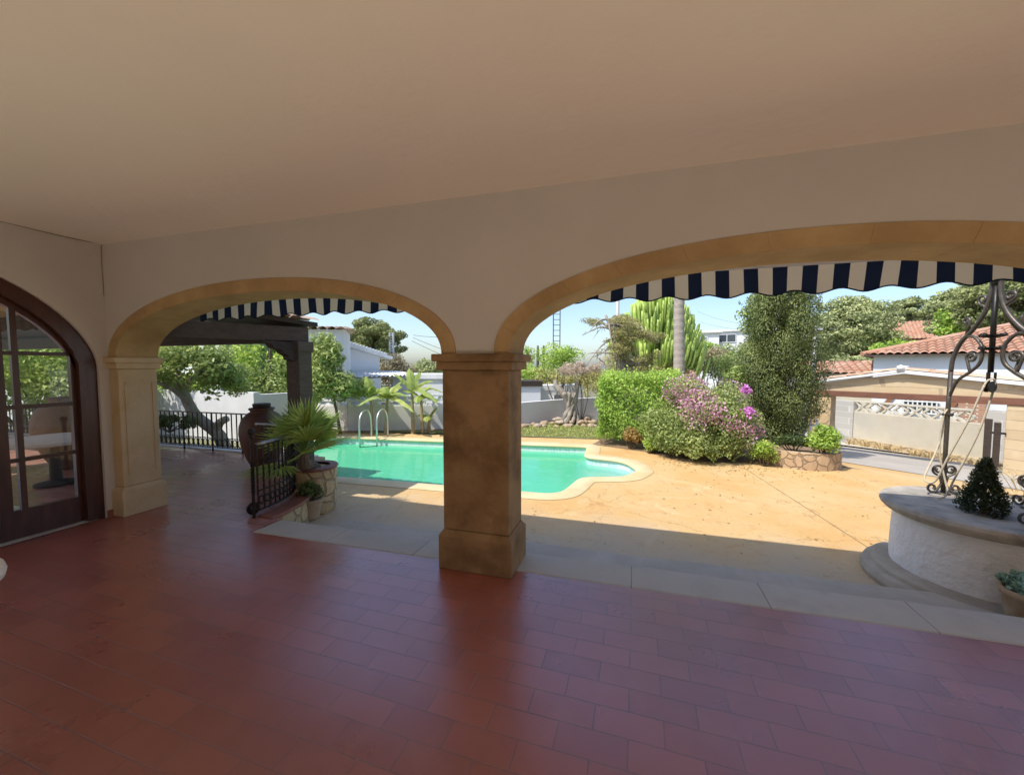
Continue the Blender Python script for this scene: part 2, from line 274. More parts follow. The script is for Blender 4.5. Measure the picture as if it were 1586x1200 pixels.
# ------------------------------------------------------------------ mesh builder
class MB:
    def __init__(s): s.v = []; s.f = []; s.m = []; s.t = None
    def add(s, vs, fs, mi=0):
        o = len(s.v); s.v += [tuple(v) for v in vs]; s.f += [tuple(i + o for i in f) for f in fs]; s.m += [mi] * len(fs); return s
    def box(s, x0, x1, y0, y1, z0, z1, mi=0):
        vs = [(x0, y0, z0), (x1, y0, z0), (x1, y1, z0), (x0, y1, z0), (x0, y0, z1), (x1, y0, z1), (x1, y1, z1), (x0, y1, z1)]
        return s.add(vs, [(3, 2, 1, 0), (4, 5, 6, 7), (0, 1, 5, 4), (1, 2, 6, 5), (2, 3, 7, 6), (3, 0, 4, 7)], mi)
    def obox(s, a, b, w, z0, z1, mi=0):        # wall-like box from a to b (xy), width w to the left of a>b, half each side
        a = Vector(a[:2]); b = Vector(b[:2]); d = (b - a).normalized(); n = Vector((-d.y, d.x)) * (w / 2)
        p = [a - n, b - n, b + n, a + n]
        z0a, z0b = z0 if isinstance(z0, tuple) else (z0, z0); z1a, z1b = z1 if isinstance(z1, tuple) else (z1, z1)
        vs = [(p[0].x, p[0].y, z0a), (p[1].x, p[1].y, z0b), (p[2].x, p[2].y, z0b), (p[3].x, p[3].y, z0a),
              (p[0].x, p[0].y, z1a), (p[1].x, p[1].y, z1b), (p[2].x, p[2].y, z1b), (p[3].x, p[3].y, z1a)]
        return s.add(vs, [(3, 2, 1, 0), (4, 5, 6, 7), (0, 1, 5, 4), (1, 2, 6, 5), (2, 3, 7, 6), (3, 0, 4, 7)], mi)
    def beam(s, a, b, w, h, mi=0):             # rectangular bar between two 3D points (h = vertical size)
        a = Vector(a); b = Vector(b); d = (b - a).normalized()
        up = Vector((0, 0, 1)) if abs(d.z) < .95 else Vector((0, 1, 0))
        r = d.cross(up).normalized() * (w / 2); u = r.cross(d).normalized() * (h / 2)
        vs = [a - r - u, a + r - u, a + r + u, a - r + u, b - r - u, b + r - u, b + r + u, b - r + u]
        return s.add(vs, [(0, 1, 2, 3), (7, 6, 5, 4), (4, 5, 1, 0), (5, 6, 2, 1), (6, 7, 3, 2), (7, 4, 0, 3)], mi)
    def tube(s, pts, rad, n=8, cap=True, mi=0, flat=1.0):
        pts = [Vector(p) for p in pts]; k = len(pts)
        if not isinstance(rad, (list, tuple)): rad = [rad] * k
        o = len(s.v); prev = None
        for i, p in enumerate(pts):
            d = (pts[min(i + 1, k - 1)] - pts[max(i - 1, 0)])
            d = d.normalized() if d.length > 1e-9 else Vector((0, 0, 1))
            if prev is None:
                a = Vector((1, 0, 0)) if abs(d.x) < .8 else Vector((0, 1, 0)); u = (a - d * a.dot(d)).normalized()
            else:
                u = prev - d * prev.dot(d); u = u.normalized() if u.length > 1e-6 else prev
            w = d.cross(u); prev = u
            for j in range(n):
                t = 2 * PI * j / n; s.v.append(tuple(p + u * (math.cos(t) * rad[i]) + w * (math.sin(t) * rad[i] * flat)))
        for i in range(k - 1):
            for j in range(n):
                s.f.append((o + i * n + j, o + i * n + (j + 1) % n, o + (i + 1) * n + (j + 1) % n, o + (i + 1) * n + j)); s.m.append(mi)
        if cap:
            s.f.append(tuple(o + j for j in range(n))[::-1]); s.m.append(mi)
            s.f.append(tuple(o + (k - 1) * n + j for j in range(n))); s.m.append(mi)
        return s
    def lathe(s, prof, c=(0, 0, 0), n=32, a0=0, a1=2 * PI, mi=0, cap=True):
        full = abs(a1 - a0 - 2 * PI) < 1e-6; cols = n if full else n + 1; o = len(s.v)
        for r, z in prof:
            for j in range(cols):
                t = a0 + (a1 - a0) * j / n; s.v.append((c[0] + r * math.cos(t), c[1] + r * math.sin(t), c[2] + z))
        for i in range(len(prof) - 1):
            for j in range(n):
                j2 = (j + 1) % cols
                s.f.append((o + i * cols + j, o + i * cols + j2, o + (i + 1) * cols + j2, o + (i + 1) * cols + j)); s.m.append(mi)
        if cap and full:
            s.f.append(tuple(o + (len(prof) - 1) * cols + j for j in range(cols))); s.m.append(mi)
            s.f.append(tuple(o + j for j in range(cols))[::-1]); s.m.append(mi)
        return s
    def prism(s, poly, z0, z1, mi=0):
        n = len(poly); vs = [(p[0], p[1], z0) for p in poly] + [(p[0], p[1], z1) for p in poly]
        return s.add(vs, [tuple(range(n))[::-1], tuple(range(n, 2 * n))] + [(i, (i + 1) % n, n + (i + 1) % n, n + i) for i in range(n)], mi)
    def build(s, name, mats, parent=None, base=None, smooth=False, bevel=0, xf=None, seg=2):
        me = bpy.data.meshes.new(name); o = bpy.data.objects.new(name, me)
        off = Vector(base) if base is not None else Vector((0, 0, 0))
        if parent is not None: off = wloc(parent)
        vs = s.v if xf is None else [xf(v) for v in s.v]
        me.from_pydata([(v[0] - off.x, v[1] - off.y, v[2] - off.z) for v in vs], [], s.f)
        mats = mats if isinstance(mats, (list, tuple)) else [mats]
        for m in mats: me.materials.append(m)
        if len(mats) > 1: me.polygons.foreach_set('material_index', s.m)
        if smooth: me.polygons.foreach_set('use_smooth', [True] * len(me.polygons))
        if s.t is not None:
            a = me.attributes.new('tint', 'FLOAT', 'FACE'); a.data.foreach_set('value', s.t)
        me.update(); COL.objects.link(o)
        if parent is not None: o.parent = parent
        else: o.location = off
        if bevel:
            md = o.modifiers.new('bevel', 'BEVEL'); md.width = bevel; md.segments = seg; md.limit_method = 'ANGLE'; md.angle_limit = math.radians(35)
        return o
def wloc(o):
    v = Vector((0, 0, 0))
    while o is not None: v = v + Vector(o.location); o = o.parent
    return v
def tag(o, label, cat, group=None, kind=None):
    o['label'] = label; o['category'] = cat
    if group: o['group'] = group
    if kind: o['kind'] = kind
    return o
def struct(o): o['kind'] = 'structure'; return o
def thing(name, loc, label, cat, group=None):
    o = bpy.data.objects.new(name, None); o.empty_display_size = .2; COL.objects.link(o); o.location = loc
    return tag(o, label, cat, group)
def smooth_path(pts, n=6):                      # Catmull-Rom
    P_ = [Vector(p) for p in pts]; out = []
    for i in range(len(P_) - 1):
        a = P_[max(i - 1, 0)]; b = P_[i]; c = P_[i + 1]; d = P_[min(i + 2, len(P_) - 1)]
        for k in range(n):
            t = k / n
            out.append(.5 * ((2 * b) + (c - a) * t + (2 * a - 5 * b + 4 * c - d) * t * t + (3 * b - a - 3 * c + d) * t ** 3))
    out.append(P_[-1]); return out

# ------------------------------------------------------------------ leaves
def leaf_mesh(name, mat, parent, pts, nrm, tint, size, aspect=.5, seed=0, align=None, base=None, jit=.7):
    """pts, nrm (N,3), tint (N), size scalar or (N): one small folded rhombus per leaf"""
    r = np.random.default_rng(seed); n = len(pts)
    pts = np.asarray(pts, float); nr = np.asarray(nrm, float) + r.normal(0, jit, (n, 3))
    nr /= np.linalg.norm(nr, axis=1, keepdims=True) + 1e-9
    d = r.normal(0, 1, (n, 3)) if align is None else np.asarray(align, float) + r.normal(0, .35, (n, 3))
    d -= nr * np.sum(d * nr, axis=1, keepdims=True); d /= np.linalg.norm(d, axis=1, keepdims=True) + 1e-9
    w = np.cross(nr, d); sz = (np.ones(n) * size * r.uniform(.65, 1.3, n))[:, None]
    a = pts - d * sz * .5; c = pts + d * sz * .5 - nr * sz * .12
    b = pts + w * sz * aspect * .5 + nr * sz * .06; e = pts - w * sz * aspect * .5 + nr * sz * .06
    V = np.stack([a, b, c, e], 1).reshape(-1, 3)
    off = wloc(parent) if parent is not None else Vector(base)
    V = V - np.array(off)
    me = bpy.data.meshes.new(name); me.vertices.add(4 * n); me.vertices.foreach_set('co', V.ravel().astype(np.float32))
    me.loops.add(4 * n); me.loops.foreach_set('vertex_index', np.arange(4 * n, dtype=np.int32))
    me.polygons.add(n); me.polygons.foreach_set('loop_start', np.arange(0, 4 * n, 4, dtype=np.int32))
    me.materials.append(mat); me.update(calc_edges=True)
    at_ = me.attributes.new('tint', 'FLOAT', 'FACE'); at_.data.foreach_set('value', np.clip(tint, 0, 1).astype(np.float32))
    o = bpy.data.objects.new(name, me); COL.objects.link(o)
    if parent is not None: o.parent = parent
    else: o.location = off
    return o
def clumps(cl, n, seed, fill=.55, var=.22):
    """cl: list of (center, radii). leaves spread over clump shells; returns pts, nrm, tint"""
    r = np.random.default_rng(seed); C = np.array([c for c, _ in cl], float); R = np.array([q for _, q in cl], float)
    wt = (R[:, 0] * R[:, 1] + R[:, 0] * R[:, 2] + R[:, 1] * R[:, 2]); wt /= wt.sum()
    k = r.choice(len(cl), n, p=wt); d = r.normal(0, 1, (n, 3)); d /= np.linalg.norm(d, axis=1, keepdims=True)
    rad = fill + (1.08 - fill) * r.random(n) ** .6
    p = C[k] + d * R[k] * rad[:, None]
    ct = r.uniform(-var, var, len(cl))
    tint = .42 + ct[k] + r.normal(0, .13, n) + .22 * d[:, 2] + .25 * (rad - .85)  # upper and outer leaves lighter, clump shading put into the leaf colour
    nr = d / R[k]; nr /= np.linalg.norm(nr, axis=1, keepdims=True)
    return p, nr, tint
def lump(center, radii, k, cr, seed, lower=-.5, fill=.35, flat=1.0):
    """clump list spread through an ellipsoid"""
    r = np.random.default_rng(seed); out = []
    c = np.array(center, float); R = np.array(radii, float)
    for i in range(k):
        while True:
            d = r.normal(0, 1, 3); d /= np.linalg.norm(d)
            if d[2] > lower: break
        q = fill + (1 - fill) * r.random() ** .5
        s = cr * r.uniform(.65, 1.3)
        out.append((c + d * (R - cr * .6) * q, (s, s, s * flat * r.uniform(.75, 1.05))))
    return out
def limbs(mb, base, targets, r0, seed, fork=.4, bend=.25, r1=.02, n=7):
    r = random.Random(seed); base = Vector(base)
    for t in targets:
        t = Vector(t); m = base.lerp(t, .5) + Vector((r.uniform(-1, 1), r.uniform(-1, 1), r.uniform(-.3, .6))) * bend * (t - base).length * .5
        pts = smooth_path([base, m, t], 4); k = len(pts)
        mb.tube(pts, [r0 + (r1 - r0) * (i / (k - 1)) ** .8 for i in range(k)], n)

# ------------------------------------------------------------------ terrain
def terr(x, y):
    s = .6 * x + .8 * y
    if s <= 9.2: return -.3
    if s >= 16.6: return -1.12
    return -.3 - .111 * (s - 9.2)
def gz(x, y): return min(-.5, terr(x, y) - .03)

def grid_ground():
    mb = MB(); xs = [-400, -200, -90, -45] + [-30 + 1.5 * i for i in range(48)] + [55, 100, 200, 400]
    ys = [-60, -20, -8] + [-4 + 1.2 * i for i in range(32)] + [40, 55, 80, 140, 250, 500]
    for y in ys:
        for x in xs: mb.v.append((x, y, gz(x, y)))
    nx = len(xs)
    for j in range(len(ys) - 1):
        for i in range(nx - 1): mb.f.append((j * nx + i, j * nx + i + 1, (j + 1) * nx + i + 1, (j + 1) * nx + i)); mb.m.append(0)
    struct(mb.build('ground', M['ground']))
grid_ground()

# pool outline (inner edge of the coping)
def fillet(pts, nper=5):
    """pts: (x, y, radius); returns rounded closed polygon"""
    out = []; n = len(pts)
    for i in range(n):
        p = Vector(pts[i][:2]); a = Vector(pts[i - 1][:2]); b = Vector(pts[(i + 1) % n][:2]); r = pts[i][2]
        if r <= 0: out.append((p.x, p.y)); continue
        d1 = (a - p).normalized(); d2 = (b - p).normalized(); ang = d1.angle(d2); t = min(r / math.tan(ang / 2), (a - p).length * .49, (b - p).length * .49)
        s = p + d1 * t; e = p + d2 * t
        for k in range(nper + 1):
            u = k / nper; q = s * (1 - u) ** 2 + p * 2 * u * (1 - u) + e * u ** 2; out.append((q.x, q.y))
    return out
POOL = fillet([(-6.4, 5.18, .5), (-1.03, 5.50, .35), (-.86, 6.48, .35), (-.15, 6.72, .5), (.06, 7.25, .45), (-.2, 7.86, .5), (-.98, 7.98, .25),
               (-1.04, 9.02, .06), (-7.75, 8.22, .55), (-7.1, 6.4, .6)], 6)
def offset_poly(poly, d):
    n = len(poly); out = []
    for i in range(n):
        a = Vector(poly[i - 1]); p = Vector(poly[i]); b = Vector(poly[(i + 1) % n])
        e1 = (p - a); e2 = (b - p)
        e1 = e1.normalized() if e1.length > 1e-6 else e2.normalized(); e2 = e2.normalized() if e2.length > 1e-6 else e1
        n1 = Vector((e1.y, -e1.x)); n2 = Vector((e2.y, -e2.x)); m = n1 + n2; m = m / max(m.length_squared, .3) * 2 if m.length > .1 else n1
        m = (n1 + n2).normalized() * min(1.6, 1 / max(.55, (n1 + n2).normalized().dot(n1)))
        q = p + m * d; out.append((q.x, q.y))
    return out
def sheet(name, outer, holes, zf, mat, base=None, grid=0):
    vs = []; es = []
    for poly in [outer] + holes:
        o = len(vs); vs += [Vector(p) for p in poly]; es += [(o + i, o + (i + 1) % len(poly)) for i in range(len(poly))]
    def inside(p, poly):
        c = False; n = len(poly)
        for i in range(n):
            a = poly[i]; b = poly[i - 1]
            if (a[1] > p[1]) != (b[1] > p[1]) and p[0] < (b[0] - a[0]) * (p[1] - a[1]) / (b[1] - a[1]) + a[0]: c = not c
        return c
    v, e, f, *_ = delaunay_2d_cdt(vs, es, [], 0, 1e-5)
    fs = []
    for q in f:
        c = sum((v[i] for i in q), Vector((0, 0))) / len(q)
        if inside(c, outer) and not any(inside(c, h) for h in holes): fs.append(tuple(q))
    mb = MB(); mb.add([(p.x, p.y, zf(p.x, p.y)) for p in v], fs); return mb.build(name, mat)
COPE = offset_poly(POOL, .30)
# stamped concrete patio (flat) and the driveway that falls away to the street
def line_s(s, x): return (s - .6 * x) / .8
patio_outer = [(-5.4, 3.0), (9.5, 3.0), (9.5, line_s(9.2, 9.5)), (4.2, line_s(9.2, 4.2)), (2.2, 9.2), (-.6, 9.75), (-.9, 10.0), (-6.5, 9.2), (-8.3, 8.9), (-8.3, 4.6), (-5.4, 4.6)]
struct(sheet('patio', patio_outer, [offset_poly(POOL, .15)], lambda x, y: -.3, M['patio']))
def coping():
    # bullnose slab swept round the pool
    prof = [(.30, -.294), (.29, -.288), (.05, -.286), (.012, -.292), (-.012, -.315), (0, -.345), (.03, -.35)]
    mb = MB(); rings = [offset_poly(POOL, d) for d, z in prof]; n = len(POOL)
    for (d, z), rg in zip(prof, rings): mb.v += [(p[0], p[1], z) for p in rg]
    for i in range(len(prof) - 1):
        for j in range(n):
            mb.f.append((i * n + j, i * n + (j + 1) % n, (i + 1) * n + (j + 1) % n, (i + 1) * n + j)); mb.m.append(0)
    o = mb.build('pool_coping', M['coping'], smooth=True); struct(o)
    w = MB(); r2 = offset_poly(POOL, .03)
    for z in (-.345, -.9): w.v += [(p[0], p[1], z) for p in r2]
    for j in range(n): w.f.append((j, (j + 1) % n, n + (j + 1) % n, n + j)); w.m.append(0)
    struct(w.build('pool_lining', M['mosaic']))
    struct(sheet('pool_water', offset_poly(POOL, .028), [], lambda x, y: -.465, M['water']))
coping()
m = MB()
for (p0, p1) in (((1.92, 7.85), (2.30, 4.75)), ((1.92, 7.85), (2.4, 9.0))):
    a_ = Vector(p0); b_ = Vector(p1); d_ = (b_ - a_).normalized(); n_ = Vector((-d_.y, d_.x)) * .006
    m.add([(a_.x - n_.x, a_.y - n_.y, -.2985), (b_.x - n_.x, b_.y - n_.y, -.2985), (b_.x + n_.x, b_.y + n_.y, -.2985), (a_.x + n_.x, a_.y + n_.y, -.2985)], [(0, 1, 2, 3)])
struct(m.build('patio_joint', M['soil']))
# asphalt of driveway + street
def slope_strip(name, mat, s0, s1, t0, t1, lift, ns=10, nt=14):
    mb = MB()
    for i in range(ns + 1):
        s = s0 + (s1 - s0) * i / ns
        for j in range(nt + 1):
            t = t0 + (t1 - t0) * j / nt; x = .6 * s - .8 * t; y = .8 * s + .6 * t     # t grows to the left
            mb.v.append((x, y, terr(x, y) + lift))
    for i in range(ns):
        for j in range(nt):
            a = i * (nt + 1) + j; mb.f.append((a, a + nt + 1, a + nt + 2, a + 1)); mb.m.append(0)
    return struct(mb.build(name, mat))
slope_strip('driveway', M['patio'], 9.15, 10.0, -6.5, 2.6, -.004, 3)
slope_strip('road', M['asphalt'], 10.0, 16.2, -30, 22, .004, 14)
slope_strip('pavement', M['lime'], 16.2, 18.5, -30, 22, .05, 4)

# ------------------------------------------------------------------ house
def AY(v): return (v[0], v[1] + .022 * (v[0] + .8), v[2])       # the arcade stands 1.3 degrees off square
YF, YB, ZS, ZC = 2.66, 3.00, 1.64, 2.77
ARCH = [(-9.2, -5.62), (-4.99, -1.39), (-.86, 2.82), (3.38, 6.85)]     # clear openings; first looks on to the terrace from the corner room
RISE = .545
def rise_of(a): return .585 if a > -1 else .55
def arch_z(x, a, b, add=0):
    c = (a + b) / 2; h = (b - a) / 2 + add; u = max(0, 1 - ((x - c) / h) ** 2)
    return ZS + (rise_of(a) + add) * u ** .46
def arch_pts(a, b, add, n=40):
    c = (a + b) / 2; h = (b - a) / 2 + add; out = []
    for i in range(n + 1):
        t = PI - PI * i / n
        ct, st = math.cos(t), max(0, math.sin(t))
        out.append((c + h * math.copysign(abs(ct) ** .96, ct), ZS + (rise_of(a) + add) * st ** .92))
    return out
TW = .115
arcade = thing('arcade_wall', (-.8, YF, 0), 'cream plaster wall pierced by wide stone arches, carried on the stone pillars', 'wall')
mb = MB()
spans = [(a - TW + .004, b + TW - .004) for a, b in ARCH]
def arc_block(a, b):
    pts = arch_pts(a, b, TW - .004, 40)
    for (x0, z0), (x1, z1) in zip(pts[:-1], pts[1:]):
        if x1 - x0 < 1e-4: continue
        mb.add([(x0, YF, z0), (x1, YF, z1), (x1, YF, ZC + .3), (x0, YF, ZC + .3), (x0, YB, z0), (x1, YB, z1), (x1, YB, ZC + .3), (x0, YB, ZC + .3)],
               [(0, 1, 2, 3), (5, 4, 7, 6), (0, 4, 5, 1)])
edges = [-9.8] + [q for sp in spans for q in sp] + [7.6]
for (a, b) in ARCH: arc_block(a, b)
for i in range(0, len(edges), 2):
    x0, x1 = edges[i], edges[i + 1]
    mb.add([(x0, YF, ZS), (x1, YF, ZS), (x1, YF, ZC + .3), (x0, YF, ZC + .3), (x0, YB, ZS), (x1, YB, ZS), (x1, YB, ZC + .3), (x0, YB, ZC + .3)],
           [(0, 1, 2, 3), (5, 4, 7, 6), (0, 4, 5, 1), (3, 2, 6, 7)])
mb.build('plaster', M['plaster'], arcade, xf=AY)
def arch_surround(a, b, mat):
    m = MB(); nv = 13; pi_ = arch_pts(a, b, 0, 65); po = arch_pts(a, b, TW, 65); rr = random.Random(int(a * 10))
    for k in range(nv):
        i0, i1 = k * 5, (k + 1) * 5; y0 = YF - .014 + rr.uniform(-.002, .002); y1 = YB + .012 + rr.uniform(-.002, .002)
        o = len(m.v); nn = i1 - i0 + 1
        for i in range(i0, i1 + 1):
            for (x, z) in (pi_[i], po[i]):
                m.v.append((x, y0, z)); m.v.append((x, y1, z))
        for j in range(nn - 1):
            q = o + j * 4; r_ = q + 4
            m.f += [(q, r_, r_ + 2, q + 2), (q + 1, q + 3, r_ + 3, r_ + 1), (q, q + 1, r_ + 1, r_), (q + 2, r_ + 2, r_ + 3, q + 3)]; m.m += [0] * 4
        m.f += [(o, o + 2, o + 3, o + 1), (o + (nn - 1) * 4, o + (nn - 1) * 4 + 1, o + (nn - 1) * 4 + 3, o + (nn - 1) * 4 + 2)]; m.m += [0, 0]
    return m.build('arch_surround', mat, arcade, xf=AY, bevel=.0025)
for i, (a, b) in enumerate(ARCH): arch_surround(a, b, M['sand_gold'])

def pillar(x0, x1, label, mat, name='stone_pillar', y0=YF, y1=YB, panel=False, over=.06, cat='pillar'):
    c = ((x0 + x1) / 2, (y0 + y1) / 2 + .022 * ((x0 + x1) / 2 + .8), 0)
    t = thing(name, c, label, cat)
    m = MB(); m.box(x0, x1, y0, y1, .30, ZS - .115)
    m.build('shaft', mat, t, xf=AY, bevel=.012)
    if panel:
        m = MB(); m.beam((x1 + .004, y0 + .05, .42), (x1 + .004, y0 + .05, 1.38), .012, .012); m.beam((x1 + .004, y1 - .05, .42), (x1 + .004, y1 - .05, 1.38), .012, .012)
        m.beam((x1 + .004, y0 + .05, 1.385), (x1 + .004, y1 - .05, 1.385), .012, .012)
        m.build('panel_moulding', mat, t, xf=AY)
    m = MB(); m.box(x0 - .03, x1 + .03, y0 - .03, y1 + .03, 0, .26)
    m.add([(x0 - .03, y0 - .03, .26), (x1 + .03, y0 - .03, .26), (x1 + .03, y1 + .03, .26), (x0 - .03, y1 + .03, .26), (x0 + .0, y0 + .0, .302), (x1 - .0, y0 + .0, .302), (x1 - .0, y1 - .0, .302), (x0 + .0, y1 - .0, .302)],
          [(0, 1, 5, 4), (1, 2, 6, 5), (2, 3, 7, 6), (3, 0, 4, 7)])
    m.build('plinth', mat, t, xf=AY, bevel=.01)
    m = MB(); e = over
    m.box(x0 - e * .55, x1 + e * .55, y0 - e * .55, y1 + e * .55, ZS - .118, ZS - .055); m.box(x0 - e, x1 + e, y0 - e, y1 + e, ZS - .0565, ZS)
    m.build('capital', mat, t, xf=AY, bevel=.008)
    return t
pillar(-1.392, -.868, 'brown weathered sandstone pillar between the two arches', M['sand_dark'])
pillar(-5.14, -5.0, 'pale sandstone pilaster with moulded panel beside the arched glass door', M['sand_light'], 'stone_pilaster', panel=True, over=.045, cat='pilaster')
pillar(2.83, 3.37, 'sandstone pillar carrying the right end of the larger arch', M['sand_dark'])
pillar(6.86, 7.4, 'sandstone pillar at the far right end of the arcade', M['sand_dark'])
pillar(-9.75, -9.21, 'sandstone pillar behind the glass door, at the terrace end', M['sand_light'])

# ceiling, floors
RB = -.85            # back left open, with unseen paving added to bounce sun onto the ceiling
m = MB(); m.add([(-9.8, RB, ZC), (8.2, RB, ZC), (8.2, YF + .2, ZC), (-9.8, YF - .19, ZC)], [(0, 1, 2, 3)])
m.add([(-9.8, RB, ZC + .31), (8.2, RB, ZC + .31), (8.2, YB + .2, ZC + .31), (-9.8, YB - .2, ZC + .31)], [(3, 2, 1, 0)])
struct(m.build('ceiling', M['ceiling']))
rg = MB(); rg.box(-12, 16, -4.7, -4.5, -.6, 3.0); tag(rg.build('rear_sky_block', M['sand_light'], base=(0, -4.6, -.6)), 'tall unseen wall added behind the camera to block sky light', 'wall')  # unseen wall added behind the camera to cut sky light indoors
rl = MB(); rl.box(-9.8, 8.2, RB - .3, RB, 1.98, ZC + .3); tag(rl.build('rear_baffle', M['plaster'], base=(0, RB, 1.98)), 'cream plaster lintel added unseen at the porch back to block sky light', 'baffle')  # unseen beam added to keep sky light off the arcade wall
FE = lambda x: 2.757 + .031 * (x + .8)          # edge of the porch tiles
porch = [(-5.15, .25), (8.0, .25), (8.0, FE(8)), (-3.42, FE(-3.42)), (-3.42, 2.70), (-5.15, 2.70)]
struct(sheet('floor', porch, [], lambda x, y: 0, M['floor']))
RC = (-4.8, 3.0)
arcpts = lambda r, n=14, a0=0, a1=PI / 2: [(RC[0] + r * math.cos(a0 + (a1 - a0) * i / n), RC[1] + r * math.sin(a0 + (a1 - a0) * i / n)) for i in range(n + 1)]
struct(sheet('rear_bounce_floor', [(-9.8, -14), (14, -14), (14, .248), (-5.15, .248), (-5.15, -2.2), (-9.8, -2.2)], [], lambda x, y: -.004, M['bounce_paving']))  # unseen pale floor added behind the camera to bounce sunlight upwards
terr_poly = [(-15, -2.2), (-5.46, -2.2), (-5.46, 2.70), (-3.42, 2.702), (-3.44, 3.0)] + arcpts(1.12)[0:] + [(-5.0, 4.3), (-5.06, 5.35), (-15, 5.35)]
m = MB(); m.prism(terr_poly, -.55, -.002); struct(m.build('terrace_floor', M['terrace']))
m = MB(); m.add([(-9.3, -2.1, .004), (-5.16, -2.1, .004), (-5.16, 2.43, .004), (-9.3, 2.34, .004)], [(0, 1, 2, 3)]); struct(m.build('room_floor', M['pale_floor']))
# stone threshold and step
re = random.Random(17)
def worn(x0, x1, f, n, j):
    ph = [re.uniform(0, 6) for _ in range(3)]
    return [(x0 + (x1 - x0) * i / n, f(x0 + (x1 - x0) * i / n) + j * (math.sin(i * .9 + ph[0]) * .5 + math.sin(i * .37 + ph[1]) * .5) + re.uniform(-j, j) * .5) for i in range(n + 1)]
m = MB(); m.prism([(-3.42, FE(-3.42) + .002), (8.0, FE(8) + .002)] + worn(8.0, -3.40, lambda x: FE(x) + .33 + .0035 * x, 110, .008), -.25, .001); struct(m.build('threshold', M['paving_slab'], bevel=.018))
m = MB(); m.prism([(-3.38, 2.9), (8.0, 3.3)] + worn(8.0, -3.05, lambda x: 3.66 + .035 * x, 100, .012), -.4, -.168); struct(m.build('step', M['step_stone'], bevel=.02))
# left wall with arched glazed door
DX = -5.14; DC, DH, DS, DR = 1.13, 1.36, 1.55, .95
lw = thing('side_wall', (DX, DC, 0), 'cream plaster wall around the arched glass door', 'wall')
def darc(add=0, n=36): return [(DC - (DH + add) * math.cos(PI * i / n), DS + (DR + add) * max(0, math.sin(PI * i / n)) ** 1.2) for i in range(n + 1)]
m = MB(); pts = darc()
def xz(y, z, x=DX): return (x, y, z)
for (y0, z0), (y1, z1) in zip(pts[:-1], pts[1:]):
    m.add([xz(y0, z0), xz(y1, z1), xz(y1, ZC), xz(y0, ZC), xz(y0, z0, DX - .14), xz(y1, z1, DX - .14)], [(0, 1, 2, 3), (0, 4, 5, 1)])
    m.add([xz(y0, z0, DX - .3), xz(y1, z1, DX - .3), xz(y1, ZC, DX - .3), xz(y0, ZC, DX - .3)], [(3, 2, 1, 0)])
for (y0, y1) in ((DC + DH, 2.75), (-2.2, DC - DH)):
    m.add([xz(y0, 0), xz(y1, 0), xz(y1, ZC), xz(y0, ZC), xz(y0, 0, DX - .3), xz(y1, 0, DX - .3), xz(y1, ZC, DX - .3), xz(y0, ZC, DX - .3)], [(0, 1, 2, 3), (7, 6, 5, 4), (0, 3, 7, 4), (1, 5, 6, 2)])
m.build('plaster', M['plaster'], lw)
m = MB(); m.tube([(DX + .003, y_, ZC - .004 - .004 * math.sin(y_ * 9)) for y_ in [.9 + .08 * i for i in range(21)]], .0028, 4); m.build('crack', M['soil'], lw)
m = MB(); m.tube([(DX + .004 + .004 * math.sin(z_ * 14), 2.557, z_) for z_ in [2.76 - .05 * i for i in range(11)]], .0025, 4); m.build('crack', M['soil'], lw)
door = thing('arched_door', (DX - .1, DC, 0), 'dark mahogany arched glass door with glazing bars in the left wall', 'door')
m = MB()   # outer frame following the arch
inn, out = darc(-.13), darc(.01); X0, X1 = DX - .17, DX - .035
o_in = [(DC - (DH - .13), 0)] + inn + [(DC + DH - .13, 0)]; o_out = [(DC - DH - .01, 0)] + out + [(DC + DH + .01, 0)]
for i in range(len(o_in) - 1):
    a, b, c, d = o_in[i], o_in[i + 1], o_out[i + 1], o_out[i]
    m.add([xz(*a, X1), xz(*b, X1), xz(*c, X1), xz(*d, X1), xz(*a, X0), xz(*b, X0), xz(*c, X0), xz(*d, X0)], [(0, 1, 2, 3), (7, 6, 5, 4), (0, 4, 5, 1)])
m.build('frame', M['mahogany'], door)
def ztop(y, add=-.13): return DS + (DR + add) * max(0, 1 - ((y - DC) / (DH + add)) ** 2) ** .6
def leaf(y0, y1):
    lf = MB(); x0, x1 = DX - .145, DX - .095
    lf.box(x0, x1, y0, y1, .012, .26)
    ys = [y0 + .035, y1 - .035]
    for y, w in ((y0 + .04, .08), (y1 - .02, .04)): lf.box(x0, x1, y - w / 2, y + w / 2, .26, ztop(y) + .03)
    # curved head
    n = 14
    for k in range(n):
        a = y0 + (y1 - y0) * k / n; b = y0 + (y1 - y0) * (k + 1) / n; za, zb = ztop(a), ztop(b)
        lf.add([xz(a, za - .06, x1), xz(b, zb - .06, x1), xz(b, zb + .03, x1), xz(a, za + .03, x1), xz(a, za - .06, x0), xz(b, zb - .06, x0)], [(0, 1, 2, 3), (0, 4, 5, 1)])
    ob = lf.build('door_leaf', M['mahogany'], door)
    gb = MB(); ym = y0 + .15
    gb.box(x0 + .008, x1 - .004, ym - .02, ym + .02, .26, ztop(ym) - .03)
    for z in (.71, 1.185, 1.665): gb.box(x0 + .012, x1 - .008, y0 + .08, y1 - .04, z - .018, z + .018)
    gb.build('glazing_bar', M['mahogany'], ob)
    g = MB(); xg = DX - .12; n = 10
    for k in range(n):
        a = y0 + .05 + (y1 - y0 - .08) * k / n; b = y0 + .05 + (y1 - y0 - .08) * (k + 1) / n
        g.add([xz(a, .25, xg), xz(b, .25, xg), xz(b, ztop(b) - .04, xg), xz(a, ztop(a) - .04, xg)], [(0, 1, 2, 3)])
    g.build('pane', M['glass'], ob)
